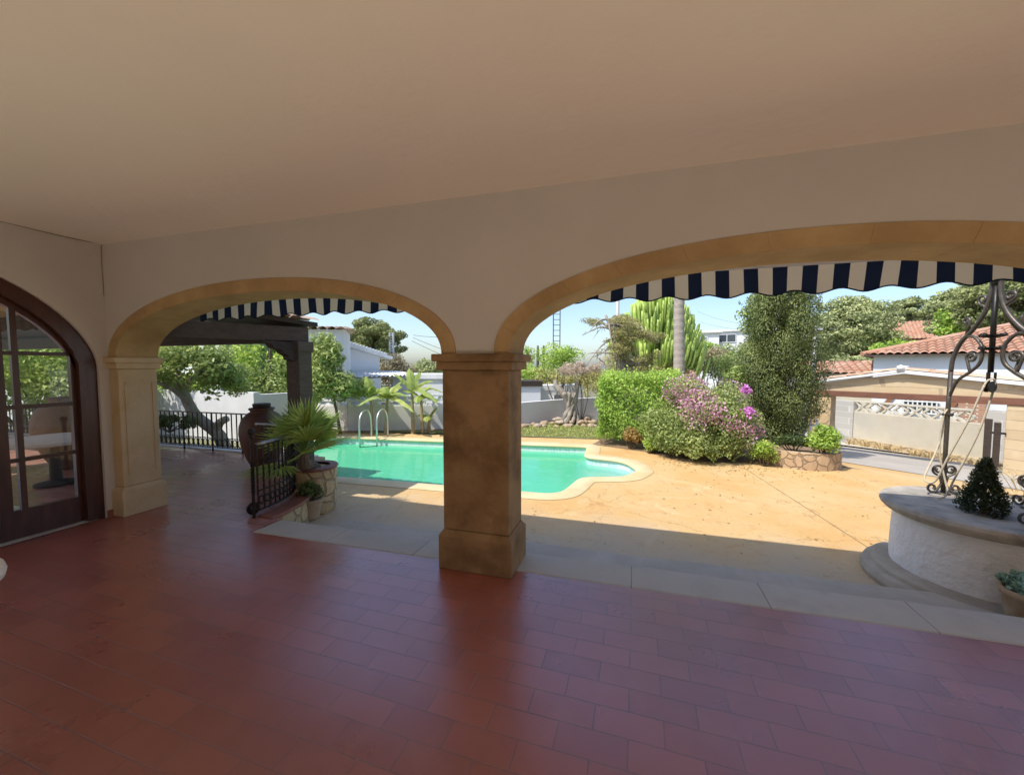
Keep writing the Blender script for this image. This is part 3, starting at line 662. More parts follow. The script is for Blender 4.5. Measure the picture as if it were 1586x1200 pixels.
for (a, b) in ((1.825, 2.365), (1.13, 1.82), (.435, 1.125), (-.105, .43)): leaf(a, b)
m = MB(); m.box(DX + .001, DX + .013, DC + DH + .0, 2.68, .0, .075); tag(m.build('skirting', M['cap_tile'], base=(DX, 2.5, 0)), 'low terracotta skirting tile between the glass door and the pilaster', 'skirting')
# things seen through the door glass
m = MB()
t = thing('garden_table', (-7.25, 3.02, 0), 'stone topped table on dark legs seen through the glass door', 'table')
m.lathe([(.02, .56), (.50, .56), (.53, .575), (.53, .605), (.51, .615), (.02, .615)], (-7.25, 3.02, 0), 28); m.build('tabletop', M['white_old'], t)
m = MB(); m.lathe([(.2, 0), (.2, .03), (.06, .06), (.05, .5), (.16, .56)], (-7.25, 3.02, 0), 16); m.build('pedestal', M['timber'], t)
def urn_obj(name, c, hgt, R, label, mat, dark_top):
    t = thing(name, c, label, 'urn')
    pr = [(.42, 0), (.50, .03), (.72, .18), (.92, .38), (1.0, .55), (.98, .68), (.86, .80), (.60, .885), (.50, .90), (.50, .925), (.56, .935), (.56, .96), (.46, .965), (.42, .93), (.40, .85)]
    m = MB(); m.lathe([(r * R, z * hgt) for r, z in pr], c, 36, cap=False)
    for k in range(3): pass
    m.build('body', mat, t, smooth=True)
    m = MB(); m.lathe([(.02, .955), (.36, .955), (.37, .97), (.40, 1.0), (.38, 1.03), (.02, 1.03)] if dark_top else [(.02, .9), (.4, .9)], (0, 0, 0), 24)
    m.v = [(c[0] + v[0] * R, c[1] + v[1] * R, c[2] + v[2] * hgt) for v in m.v]
    m.build('rim_stand' if dark_top else 'soil', M['timber'] if dark_top else M['soil'], t)
    return t
urn_obj('terracotta_urn', (-5.38, 4.46, 0), .96, .305, 'tall brown terracotta urn with dark collar standing on the terrace', M['urn'], True)
urn_obj('terracotta_urn', (-8.25, 3.62, .0), 1.12, .40, 'large ribbed clay urn seen through the glass door behind the table', M['urn_grey'], False)

# white side table cut by the left edge of the view
c = at(-172, 878, 2.35); c = Vector((c.x, c.y, 0))
t = thing('side_table', c, 'white round side table at the far left edge, on the red floor', 'table')
zt = at(-20, 882, 2.3).z
m = MB(); m.lathe([(.02, zt - .05), (.205, zt - .05), (.225, zt - .04), (.23, zt - .02), (.225, zt), (.21, zt + .008), (.02, zt + .008)], c, 40); m.build('tabletop', M['plastic'], t, smooth=False)
for k in range(4):
    a = PI / 4 + k * PI / 2 - .5; m = MB(); m.tube([(c.x + .12 * math.cos(a), c.y + .12 * math.sin(a), zt - .045), (c.x + .13 * math.cos(a), c.y + .13 * math.sin(a), 0)], [.022, .016], 10); m.build('leg', M['plastic'], t)
m = MB(); m.lathe([(.02, zt - .19), (.18, zt - .19), (.185, zt - .18), (.18, zt - .165), (.02, zt - .165)], c, 32); m.build('lower_shelf', M['plastic'], t)

# awning
AX0, AX1, AYf = -4.86, 3.3, 3.34
aw = thing('awning', (-.8, 3.05, 2.6), 'navy and cream striped canvas awning with scalloped valance outside the arches', 'awning')
sw = .097; nst = int((AX1 - AX0) / sw)
zf_, zw_ = 2.30, 2.44
m = MB(); vl = MB(); rr = random.Random(3)
def scal(x): return -.205 - .016 * math.cos(2 * PI * (x - AX0) / (3 * sw)) - .006 * math.sin(x * 2.3)
def flut(x, k): return .012 * k * math.sin(x * 5.1) + .010 * k * math.sin(x * 11.7 + 1)
for i in range(nst):
    x0 = AX0 + i * sw; mi = i % 2
    for j in range(4):
        t0, t1 = j / 4, (j + 1) / 4
        ya, yb = 3.03 + (AYf - 3.03) * t0, 3.03 + (AYf - 3.03) * t1
        za, zb = zw_ + (zf_ - zw_) * t0 - .03 * math.sin(PI * t0), zw_ + (zf_ - zw_) * t1 - .03 * math.sin(PI * t1)
        m.add([(x0, ya, za), (x0 + sw, ya, za), (x0 + sw, yb, zb), (x0, yb, zb)], [(0, 1, 2, 3)], mi)
    for q in range(4):
        xa, xb = x0 + sw * q / 4, x0 + sw * (q + 1) / 4
        for j in range(4):
            k0, k1 = j / 4, (j + 1) / 4
            vl.add([(xa + .01 * k0 * math.sin(xa * 3), AYf + .03 + flut(xa, k0), zf_ + scal(xa) * k0), (xb + .01 * k0 * math.sin(xb * 3), AYf + .03 + flut(xb, k0), zf_ + scal(xb) * k0),
                    (xb + .01 * k1 * math.sin(xb * 3), AYf + .03 + flut(xb, k1), zf_ + scal(xb) * k1), (xa + .01 * k1 * math.sin(xa * 3), AYf + .03 + flut(xa, k1), zf_ + scal(xa) * k1)], [(0, 1, 2, 3)], mi)
m.build('canopy', [M['navy'], M['cream']], aw, xf=AY, smooth=True)
val = vl.build('valance', [M['navy'], M['cream']], aw, xf=AY, smooth=True)
m = MB(); m.tube([(AX0 + i * .03, AYf + .03 + flut(AX0 + i * .03, 1), zf_ + scal(AX0 + i * .03)) for i in range(int((AX0 + nst * sw - AX0) / .03))], .0055, 5); m.build('piping', M['navy'], val, xf=AY)
m = MB(); m.tube([(AX0, AYf, zf_ + .005), (AX0 + nst * sw, AYf, zf_ + .005)], .028, 10); m.build('front_bar', M['wgate'], aw, xf=AY)
for x in (-4.6, -1.1, 2.9): m = MB(); m.tube([(x, 3.02, 2.30), (x + .2, 3.18, 2.29), (x, AYf, zf_ - .01)], .018, 8); m.build('arm', M['wgate'], aw, xf=AY)

# ------------------------------------------------------------------ pergola, rails, terrace edge
pg = thing('pergola', (-4.6, 4.43, -.3), 'dark timber pergola roof with carved post over the left terrace', 'pergola')
m = MB(); m.beam((-5.27, 3.02, 2.0), (-4.56, 4.53, 2.0), .16, .20); m.build('beam', M['timber_grey'], pg, bevel=.008)
m = MB(); m.beam((-16, 4.54, 1.99), (-4.70, 4.54, 1.99), .16, .20); m.build('beam', M['timber'], pg, bevel=.008)
m = MB(); m.box(-4.72, -4.49, 4.31, 4.55, -.3, 1.76); m.build('post', [M['timber_grey']], pg, bevel=.015)
for s_ in (0, 1):
    m = MB()
    prof = [(0, 1.885), (0, 1.62), (.06, 1.64), (.07, 1.69), (.13, 1.73), (.15, 1.77), (.23, 1.80), (.26, 1.85), (.34, 1.87), (.36, 1.885)]
    if s_ == 0: vs = [(-4.72 - a, 4.37, z) for a, z in prof] + [(-4.72 - a, 4.49, z) for a, z in prof]
    else: vs = [(-4.665 - .47 * a, 4.31 - a, z) for a, z in prof] + [(-4.545 - .47 * a, 4.31 - a, z) for a, z in prof]
    n = len(prof); m.add(vs, [tuple(range(n)), tuple(range(2 * n - 1, n - 1, -1))] + [(i, n + i, n + (i + 1) % n, (i + 1) % n) for i in range(n)])
    m.build('bracket', M['timber'], pg)
m = MB(); m.box(-4.74, -4.47, 4.29, 4.57, 1.75, 1.90); m.build('post_cap', M['timber_grey'], pg, bevel=.012)
m = MB(); m.add([(-16.2, 3.42, 2.22), (-4.86, 3.42, 2.22), (-4.42, 4.60, 2.12), (-16.2, 4.60, 2.12), (-16.2, 3.42, 2.28), (-4.86, 3.42, 2.28), (-4.42, 4.60, 2.18), (-16.2, 4.60, 2.18)],
                [(3, 2, 1, 0), (4, 5, 6, 7), (0, 1, 5, 4), (1, 2, 6, 5), (2, 3, 7, 6), (3, 0, 4, 7)]); m.build('roof_boards', M['timber'], pg)
m = MB(); m.box(-16.2, -5.3, 3.035, 3.425, 2.225, 2.275); m.build('roof_boards', M['timber'], pg)  # board added to stop sun falling between roof and house
m = MB(); m.box(-16.2, -5.9, 4.605, 5.05, 2.10, 2.16); m.build('roof_boards', M['timber'], pg)  # board added to shade a sunlit stripe on the terrace
def tile_patch(m, o, ex, ey, nx, ny, w, course, amp=.05, seed=0):
    """corrugated tile sheet: o corner at eave, ex unit along eave, ey unit up slope; nx ribs of width w, ny courses"""
    o = Vector(o); ex = Vector(ex).normalized(); ey = Vector(ey).normalized(); nn = ex.cross(ey).normalized(); r = random.Random(seed)
    if m.t is None: m.t = []
    K = 6
    for j in range(ny):
        for i in range(nx):
            tt = r.random(); l = r.uniform(-.008, .008); base = len(m.v)
            for k in range(K + 1):
                u = k / K; hgt = amp * math.sin(PI * u * 1.0) if True else 0
                for s_, lift in ((0, .018), (1, 0)):
                    m.v.append(tuple(o + ex * (w * (i + u)) + ey * (course * (j + s_ * 1.05) + l) + nn * (hgt + lift)))
            for k in range(K): m.f.append((base + 2 * k, base + 2 * k + 2, base + 2 * k + 3, base + 2 * k + 1)); m.m.append(0); m.t.append(tt)
    return m
m = MB(); tile_patch(m, (-4.40, 4.61, 2.195), (-1, -.0, 0), (-.10, -1, .085), 58, 4, .2, .30, .05, 4); m.build('roof_tiles', M['roof_pale'], pg)

def rail_section(m, x0, y0, x1, y1): pass
tr = thing('terrace_railing', (-8.5, 5.05, 0), 'black wrought iron railing along the far edge of the terrace', 'railing')
def railing(root, path, ztop, zlow, pitch, mat, twist=False, bottom=.07, ornaments=True):
    path = [Vector((p[0], p[1], 0)) for p in path]; cum = [0]
    for a, b in zip(path[:-1], path[1:]): cum.append(cum[-1] + (b - a).length)
    def ptat(s):
        for i in range(len(path) - 1):
            if s <= cum[i + 1] or i == len(path) - 2:
                t = (s - cum[i]) / max(cum[i + 1] - cum[i], 1e-6); return path[i].lerp(path[i + 1], t), (path[i + 1] - path[i]).normalized()
    for nm, z, w, h in (('top_rail', ztop, .04, .018), ('lower_rail', bottom, .03, .012), ('lower_rail', zlow, .03, .010)):
        m = MB()
        for a, b in zip(path[:-1], path[1:]): m.beam((a.x, a.y, z), (b.x, b.y, z), w, h)
        m.build(nm, mat, root)
    n = int(cum[-1] / pitch)
    for i in range(n + 1):
        p, d = ptat(min(cum[-1], i * pitch)); m = MB(); r = .0105
        if twist:
            m = MB(); K = 36; sides = 4; vs = []
            for k in range(K + 1):
                z = bottom + (ztop - bottom) * k / K; u = k / K; ang = (u - .2) / .6 * 10 if .2 < u < .8 else (0 if u <= .2 else 10)
                for q in range(4):
                    a = ang + q * PI / 2; vs.append((p.x + .0105 * math.cos(a), p.y + .0105 * math.sin(a), z))
            m.add(vs, [(k * 4 + q, k * 4 + (q + 1) % 4, k * 4 + 4 + (q + 1) % 4, k * 4 + 4 + q) for k in range(K) for q in range(4)])
        else: m.tube([(p.x, p.y, 0 if i % 6 == 0 else bottom), (p.x, p.y, ztop)], r if i % 6 else .015, 6)
        m.build('baluster', mat, root)
        if ornaments and i < n:
            p2, _ = ptat(min(cum[-1], (i + 1) * pitch)); c = (p + p2) / 2; m = MB(); rr_ = pitch * .40
            m.tube([(c.x + d.x * rr_ * math.cos(a), c.y + d.y * rr_ * math.cos(a), (bottom + zlow) / 2 + rr_ * 1.35 * math.sin(a)) for a in [2 * PI * k / 14 for k in range(15)]], .009, 5); m.build('scroll', mat, root)
railing(tr, [(-5.25, 5.17), (-14.4, 4.88)], .70, .24, .118, M['iron'])
tr2 = thing('terrace_railing', (-14.4, 3.0, 0), 'black iron railing at the terrace end, seen through the glass door', 'railing')
railing(tr2, [(-14.4, 4.8), (-14.4, .6)], .78, .24, .15, M['iron'])
m = MB(); m.prism([(-14.9, 5.0), (-5.2, 5.19), (-5.2, 5.35), (-14.9, 5.35)], -.0, .018); struct(m.build('terrace_kerb', M['white_old']))

# curved edge wall + rail
cw = thing('curved_terrace_wall', (-4.8, 3.0, -.3), 'low curved stone wall with red tile coping under the curved railing', 'wall')
def arcband(m, r0, r1, z0, z1, a0, a1, n=18):
    A = [(RC[0] + r0 * math.cos(a0 + (a1 - a0) * i / n), RC[1] + r0 * math.sin(a0 + (a1 - a0) * i / n)) for i in range(n + 1)]
    B = [(RC[0] + r1 * math.cos(a0 + (a1 - a0) * i / n), RC[1] + r1 * math.sin(a0 + (a1 - a0) * i / n)) for i in range(n + 1)]
    o = len(m.v)
    for a, b in zip(A, B): m.v += [(a[0], a[1], z0), (b[0], b[1], z0), (b[0], b[1], z1), (a[0], a[1], z1)]
    for i in range(n):
        q = o + 4 * i; r = q + 4
        m.f += [(q, r, r + 1, q + 1), (q + 1, r + 1, r + 2, q + 2), (q + 2, r + 2, r + 3, q + 3), (q + 3, r + 3, r, q)]; m.m += [0] * 4
    m.f += [(o, o + 1, o + 2, o + 3), (o + 4 * n + 3, o + 4 * n + 2, o + 4 * n + 1, o + 4 * n)]; m.m += [0, 0]
m = MB(); arcband(m, 1.125, 1.27, -.32, -.022, .0, PI / 2); m.build('stone_face', M['rubble_small'], cw)
m = MB(); arcband(m, 1.10, 1.30, -.021, .016, -.02, PI / 2); m.build('coping', M['cap_tile'], cw, bevel=.008)
cr = thing('curved_railing', (-3.70, 2.98, 0), 'black iron curved railing with twisted newel beside the steps', 'railing')
railing(cr, arcpts(1.09, 16, .0, 1.75), .735, .26, .074, M['iron'], twist=True, bottom=.06)
m = MB(); pth = [(RC[0] + 1.09 * math.cos(a), RC[1] + 1.09 * math.sin(a), .745) for a in [1.78 * i / 24 for i in range(25)]]
m.tube(pth, .021, 8); m.build('handrail', M['handrail'], cr, smooth=True)
nx_, ny_ = RC[0] + 1.10, RC[1] - .06
m = MB(); K = 60; vs = []
for k in range(K + 1):
    z = .84 * k / K; u = k / K; ang = 0 if u < .3 else (16 * (u - .3) / .4 if u < .7 else 16)
    for q in range(4): a = ang + q * PI / 2; vs.append((nx_ + .019 * math.cos(a), ny_ + .019 * math.sin(a), z))
m.add(vs, [(k * 4 + q, k * 4 + (q + 1) % 4, k * 4 + 4 + (q + 1) % 4, k * 4 + 4 + q) for k in range(K) for q in range(4)])
m.build('newel', M['iron'], cr)
m = MB(); m.lathe([(.004, .82), (.022, .83), (.024, .845), (.016, .855), (.03, .868), (.038, .89), (.03, .912), (.004, .925)], (nx_, ny_, 0), 16); m.build('finial', M['iron'], cr, smooth=True)
m = MB()
for z_ in (.10,):
    for k in range(3):
        a0 = k * 1.3
        m.tube([(nx_ - .07 + .055 * math.cos(a) * math.cos(a0), ny_ + .05 + .055 * math.cos(a) * math.sin(a0), .075 + .055 * math.sin(a)) for a in [2 * PI * q / 16 for q in range(17)]], .012, 6)
m.build('scroll_ball', M['iron'], cr)

# fan palm in stone planter, clay pot
PC = at(489, 770, 5.55); PC.z = -.3
pl = thing('stone_planter', PC, 'round stone planter with red tiled rim holding the fan palm', 'planter')
m = MB(); m.lathe([(.23, 0), (.245, .05), (.26, .54), (.25, .555)], PC, 22); m.build('body', M['rubble_small'], pl)
m = MB(); m.lathe([(.18, .558), (.27, .558), (.28, .572), (.27, .588), (.18, .588)], PC, 22, cap=False); m.build('rim', M['cap_tile'], pl)
m = MB(); m.lathe([(.02, .55), (.22, .55)], PC, 16, cap=False); m.build('soil', M['soil'], pl)
PX_ = at(470, 700, 5.25)
fp = thing('fan_palm', (PC.x, PC.y, .25), 'dark green fan palm with spiky fronds growing in the stone planter', 'palm')
m = MB(); m.tube([(PC.x, PC.y, .24), (PX_.x, PX_.y, .38), (PX_.x, PX_.y, .50)], [.08, .07, .05], 9); m.build('trunk', M['bark'], fp)
r_ = random.Random(5)
for k in range(19):
    az = k * 2.399 + r_.uniform(-.3, .3); el = r_.uniform(.05 if math.cos(az - 2.6) > 0 else -.3, 1.35) if k > 4 else r_.uniform(1.0, 1.45)
    d = Vector((math.cos(az) * math.cos(el), math.sin(az) * math.cos(el), math.sin(el)))
    c0 = Vector((PX_.x, PX_.y, .50)); hub = c0 + d * r_.uniform(.20, .36) - Vector((0, 0, .04 * (1 - math.sin(el))))
    side = d.cross(Vector((0, 0, 1))); side = side.normalized() if side.length > .05 else Vector((1, 0, 0)); upv = side.cross(d).normalized()
    m = MB(); m.t = []
    m.tube([c0, (c0 + hub) / 2, hub], [.012, .010, .008], 5); m.t += [.3] * len(m.f)
    nb = 22; LB = r_.uniform(.38, .50)
    for b in range(nb):
        a = -1.65 + 3.3 * b / (nb - 1); dirv = (d * math.cos(a) + side * math.sin(a) + upv * .10 * math.cos(a)).normalized()
        wv = dirv.cross(upv).normalized(); l = LB * (1 - .25 * abs(a) / 1.65) * r_.uniform(.9, 1.06); w = .019
        p1 = hub + dirv * l * .5 + upv * .012; p2 = hub + dirv * l + Vector((0, 0, -.05 * l - .02)); o = len(m.v); tt = r_.uniform(.25, .85) + .15 * math.sin(el)
        m.add([hub, p1 + wv * w, p2, p1 - wv * w, p1 + upv * -.008], [(0, 1, 4), (1, 2, 4), (0, 4, 3), (4, 2, 3)]); m.t += [tt + .1, tt + .1, tt - .08, tt - .08]
    m.build('frond', M['lf_fan'], fp)
pc = Vector((-3.74, 3.70, -.3))
pt = thing('clay_pot', pc, 'pale ribbed clay pot standing below the curved railing', 'pot')
m = MB(); m.lathe([(.085, 0), (.10, .02), (.125, .20), (.145, .205), (.15, .25), (.135, .255), (.125, .235), (.02, .23)], pc, 26, cap=False); m.build('body', M['pot'], pt, smooth=False)
m = MB(); m.lathe([(.01, .236), (.126, .236)], pc, 16, cap=False); m.build('soil', M['soil'], pt)
sh = thing('pot_shrub', pc + Vector((0, 0, .236)), 'small dark bushy shrub in the pale clay pot', 'plant')
p_, n_, t_ = clumps(lump(pc + Vector((0, 0, .34)), (.14, .14, .13), 22, .055, 3), 900, 3); leaf_mesh('foliage', M['lf_dark'], sh, p_, n_, t_ + .2, .036, .5, 1)
m = MB(); limbs(m, pc + Vector((0, 0, .22)), [pc + Vector((.08, 0, .38)), pc + Vector((-.07, .04, .37)), pc + Vector((0, -.07, .40))], .008, 2); m.build('stem', M['bark'], sh)

# ------------------------------------------------------------------ well
WC = Vector((2.70, 4.13, -.3)); ZW = .40
we = thing('stone_well', WC, 'round white rendered well with grey stone cap and stepped base', 'well')
m = MB(); m.lathe([(.0, 0), (.71, 0), (.72, .04), (.70, .085), (.66, .10), (.655, .13), (.62, .15), (.0, .15)], WC, 56, cap=False); m.build('base_step', M['concrete_base'], we)
m = MB(); pr = [(.525, .14), (.53, .2), (.525, .4), (.515, .6)]; m.lathe(pr, WC, 64, cap=False)
rw = random.Random(9)
m.v = [(WC.x + (v[0] - WC.x) * (1 + rw.uniform(-.006, .006)), WC.y + (v[1] - WC.y) * (1 + rw.uniform(-.006, .006)), v[2]) for v in m.v]
m.build('drum', M['white_old'], we, smooth=True)
m = MB(); m.lathe([(.0, .598), (.545, .598), (.575, .615), (.575, .635), (.600, .642), (.61, .665), (.603, .69), (.585, .70), (.0, .70)], WC, 64, cap=False); m.build('cap', M['well_cap'], we)
wf = thing('well_frame', (WC.x, WC.y, ZW), 'wrought iron well frame with curled scrolls and central rod standing on the well', 'iron frame')
def spiral(c, u, v, r0, r1, a0, turns, n=26): return [c + u * ((r0 + (r1 - r0) * k / n) * math.cos(a0 + turns * 2 * PI * k / n)) + v * ((r0 + (r1 - r0) * k / n) * math.sin(a0 + turns * 2 * PI * k / n)) for k in range(n + 1)]
Z3 = Vector((0, 0, 1))
for ang in (97, -76, 12):
    a = math.radians(ang); u = Vector((math.cos(a), math.sin(a), 0)); tv = Vector((-u.y, u.x, 0)); B = Vector((WC.x, WC.y, 0))
    q = lambda r, z: B + u * r + Z3 * z
    m = MB()
    m.tube([q(.35, ZW), q(.35, .8), q(.35, 1.2), q(.345, 1.5)] + smooth_path([q(.345, 1.5), q(.33, 1.62), q(.27, 1.75), q(.17, 1.85), q(.09, 1.96), q(.045, 2.08), q(.03, 2.22), q(.05, 2.28)], 5), .0165, 8)
    lg = m.build('leg', M['iron_sun'], wf, smooth=True)
    m = MB()
    m.tube(smooth_path([q(.23, 1.80), q(.15, 1.79), q(.08, 1.70), q(.09, 1.58), q(.17, 1.50), q(.28, 1.42), q(.345, 1.28)], 6), .0125, 7)
    m.tube(smooth_path([q(.17, 1.50), q(.20, 1.60)], 3) + spiral(q(.165, 1.62), u, Z3, .045, .012, 0, 1.3), .0105, 7)
    m.tube([q(.22, 1.82), q(.20, 1.90)] + spiral(q(.225, 1.93), u, Z3, .03, .012, PI, -1.1), .011, 7)
    m.tube([q(.05, 2.0), q(.09, 2.04)] + spiral(q(.10, 2.09), u, Z3, .04, .012, -1.2, 1.2), .010, 6)
    m.build('scroll', M['iron_sun'], lg, smooth=True)
    m = MB()
    for sg in (-1, 1):
        for w in (tv, ):
            bs = q(.35, ZW); w_ = w * sg
            m.tube(smooth_path([bs + Z3 * .20 + w_ * .01, bs + Z3 * .10 + w_ * .015, bs + Z3 * .035 + w_ * .05], 4) + spiral(bs + w_ * .085 + Z3 * .055, w_, Z3, .042, .014, -2.2, 1.0), .010, 7)
            m.tube(smooth_path([bs + Z3 * .08 + w_ * .012, bs + Z3 * .16 + w_ * .03], 3) + spiral(bs + w_ * .045 + Z3 * .22, w_, Z3, .045, .014, -1.0, 1.3), .010, 7)
    m.lathe([(.0, ZW), (.05, ZW), (.05, ZW + .012), (.0, ZW + .012)], q(.35, 0), 12); m.build('foot_scroll', M['iron_sun'], lg, smooth=True)
    m = MB(); m.tube([q(.31, 1.12), q(.39, 1.12)], .013, 7); m.tube([q(.35, 1.12) - tv * .04, q(.35, 1.12) + tv * .04], .012, 7); m.build('collar', M['iron_sun'], lg)
B = Vector((WC.x, WC.y, 0))
m = MB(); m.tube([B + Z3 * z for z in (1.50, 1.9, 2.2)], .017, 10); 
for z in (1.69, 1.79):
    for k in range(4): a = k * PI / 2 + .4; m.tube([B + Z3 * z, B + Z3 * z + Vector((math.cos(a), math.sin(a), 0)) * .065, B + Z3 * (z + .012) + Vector((math.cos(a), math.sin(a), 0)) * .08], [.014, .012, .015], 7)
m.build('centre_rod', M['iron'], wf, smooth=True)
m = MB(); m.lathe([(.004, 2.18), (.028, 2.20), (.026, 2.24), (.046, 2.30), (.045, 2.36), (.022, 2.44), (.004, 2.46)], B, 14); m.build('finial', M['iron'], wf, smooth=True)
for k in range(3):
    a = k * 2.1 + .3; u = Vector((math.cos(a), math.sin(a), 0)); m = MB()
    m.tube(smooth_path([B + Z3 * 2.22 + u * .03, B + Z3 * 2.30 + u * .07], 3) + spiral(B + Z3 * 2.33 + u * .105, u, Z3, .04, .014, PI + .6, -1.2), .011, 7); m.build('crown_scroll', M['iron_sun'], wf, smooth=True)
m = MB(); m.tube([B + Vector((-.012, 0, 1.50)), B + Vector((-.012, 0, 1.36))], .012, 8); m.tube([B + Vector((.03, 0, 1.50)), B + Vector((.03, 0, 1.36))], .008, 8)
m.v += []; pw = MB(); pw.lathe([(.004, -.02), (.045, -.02), (.045, -.012), (.034, 0), (.045, .012), (.045, .02), (.004, .02)], (0, 0, 0), 20)
ca = math.cos(.5); sa = math.sin(.5)
pw.v = [(B.x + v[0] * ca - v[2] * sa, B.y + v[0] * sa + v[2] * ca, 1.385 + v[1]) for v in pw.v]
pu = m.build('pulley_bracket', M['iron'], wf); pw.build('pulley_wheel', M['iron'], wf)
m = MB(); foot = at(1455, 765, 5.16)
m.tube(smooth_path([B + Vector((-.045, -.02, 1.40)), B + Vector((-.02, -.02, 1.44)), B + Vector((.03, 0.0, 1.40)), B + Vector((-.02, .05, 1.0)), B + Vector((-.10, .12, .62)), B + Vector((-.14, .15, ZW + .04)), B + Vector((-.20, .14, ZW + .012))], 8), .0075, 7)
m.tube(smooth_path([B + Vector((-.045, -.02, 1.40)), B + Vector((-.10, .02, 1.12)), B + Vector((-.17, .10, .78)), B + Vector((-.20, .18, .55)), B + Vector((-.24, .24, .56)), B + Vector((-.12, .33, .78)), B + Vector((-.055, .36, 1.02)), B + Vector((-.05, .37, 1.16)), B + Vector((-.03, .345, 1.19)), B + Vector((-.075, .34, 1.10)), B + Vector((-.085, .345, .80)), B + Vector((-.05, .33, .56)), B + Vector((-.03, .30, ZW + .02))], 8), .0075, 7)
tag(m.build('rope', M['rope'], base=(WC.x, WC.y, ZW), smooth=True), 'pale rope hanging from the well pulley and looped over the post', 'rope')
# dwarf conifer on the well
cc = Vector((2.66, 4.02, ZW)); cc = at(1522, 790, 4.75); cc.z = ZW
con = thing('dwarf_conifer', cc, 'small dark conical conifer standing on the well cap', 'plant')
m = MB(); m.tube([cc, cc + Vector((0, 0, .40))], [.02, .006], 7); m.build('trunk', M['bark'], con)
cl = []; rc = random.Random(4)
for k in range(95):
    z = .02 + .40 * (k / 95); R = .172 * max(.0, 1 - z / .44) ** 1.0 * (1.0 if z > .05 else .8); a = k * 2.4
    cl.append((cc + Vector((R * math.cos(a) * .8, R * math.sin(a) * .8, z)), (.042 * rc.uniform(.8, 1.2) * (1.1 - z), .042 * (1.1 - z), .036)))
p_, n_, t_ = clumps(cl, 5200, 8, .3); leaf_mesh('foliage', M['lf_conifer'], con, p_, n_, t_, .026, .35, 2, align=n_ + np.array([0, 0, .5]))
# succulent pot near the right edge, planter box and white plinth behind the well
sp = at(1582, 930, 4.42); sp.z = -.15; sp = Vector((2.50, 3.42, -.168))
pt = thing('terracotta_pot', sp, 'terracotta pot with grey green succulent at the right edge on the step', 'pot')
m = MB(); m.lathe([(.085, 0), (.09, .01), (.115, .19), (.128, .195), (.13, .235), (.115, .24), (.108, .22), (.02, .215)], sp, 28, cap=False); m.build('body', M['pot'], pt, smooth=True)
su = thing('succulent', sp + Vector((0, 0, .215)), 'low grey green succulent rosette plant in the terracotta pot', 'plant')
p_, n_, t_ = clumps(lump(sp + Vector((0, 0, .26)), (.14, .14, .08), 26, .045, 5, lower=-.2), 620, 6); leaf_mesh('foliage', M['lf_succ'], su, p_, n_, t_ + .1, .05, .5, 4)
m = MB(); limbs(m, sp + Vector((0, 0, .19)), [sp + Vector((.07, 0, .28)), sp + Vector((-.06, .05, .27))], .01, 2); m.build('stem', M['bark'], su)
b0 = at(1560, 762, 5.9)
m = MB(); m.box(b0.x, b0.x + .95, b0.y - .1, b0.y + .26, -.3, .12); tag(m.build('white_plinth', M['white'], base=(b0.x + .4, b0.y, -.3), bevel=.01), 'low white block behind the well carrying the red planter box', 'plinth')
pb = thing('planter_box', (b0.x + .45, b0.y + .08, .12), 'red clay trough of trailing grass blades behind the well', 'planter')
m = MB(); m.box(b0.x + .02, b0.x + .9, b0.y - .05, b0.y + .2, .122, .30); m.build('box', M['terracotta'], pb, bevel=.012)
m = MB(); m.box(b0.x + .05, b0.x + .87, b0.y - .02, b0.y + .17, .301, .306); m.build('soil', M['soil'], pb)
def grass_tuft(name, c, label, mat, n, hgt, spread, seed, group=None, rad=.02, curve=.7, w=.006, cat='plant'):
    r = random.Random(seed); c = Vector(c); root = thing(name, c, label, cat, group); m = MB(); m.t = []
    for k in range(n):
        a = r.uniform(0, 2 * PI); l = hgt * r.uniform(.6, 1.15); o = c + Vector((math.cos(a), math.sin(a), 0)) * r.uniform(0, rad); d = Vector((math.cos(a), math.sin(a), 0)) * spread * r.uniform(.2, 1)
        s_ = Vector((-d.y, d.x, 0)).normalized() * w if d.length > 0 else Vector((w, 0, 0))
        p1 = o + d * .35 + Z3 * l * .7; p2 = o + d * .75 + Z3 * l; p3 = o + d * 1.15 + Z3 * l * (1 - curve * .5)
        m.add([o - s_, o + s_, p1 + s_, p1 - s_, p2 + s_ * .8, p2 - s_ * .8, p3], [(0, 1, 2, 3), (3, 2, 4, 5), (5, 4, 6)]); m.t += [r.random()] * 3
    m.build('blades', mat, root); return root
for k, x in enumerate((.18, .5)): pass
grass_tuft('spider_plant', (b0.x + .40, b0.y + .08, .306), 'yellow green spiky grass growing in the red trough', M['lf_straw'], 60, .22, .28, 4, rad=.3)

# ------------------------------------------------------------------ gateway
GL = Vector((5.10, 13.05, 0)); GR = Vector((7.62, 11.16, 0)); gd = (GR - GL).normalized(); gn = Vector((-gd.y, gd.x, 0))   # gn points away from camera
GZ = .76
gate = thing('gateway', (6.3, 12.1, -.8), 'stone gateway with low tiled gable roof over the driveway entrance', 'gateway')
def gp(t, d, z): v = GL + gd * t + gn * d; return (v.x, v.y, z)
GW = (GR - GL).length
for (a, b, mat) in ((-.42, .10, M['gold_masonry']), (GW - .02, GW + .75, M['ashlar'])):
    m = MB(); m.obox(gp(a, .22, 0), gp(b, .22, 0), .44, -1.1, GZ - .042); m.build('pillar', mat, gate, bevel=.015)
m = MB(); m.beam(gp(-.45, .2, GZ + .035), gp(GW + .8, .2, GZ + .035), .46, .15); m.build('beam', M['beam_red'], gate, bevel=.008)
RZ = 1.46; mid = GW * .5 - .10; eL, eR = -.62, mid * 2 + 1.5
m = MB(); vs = []
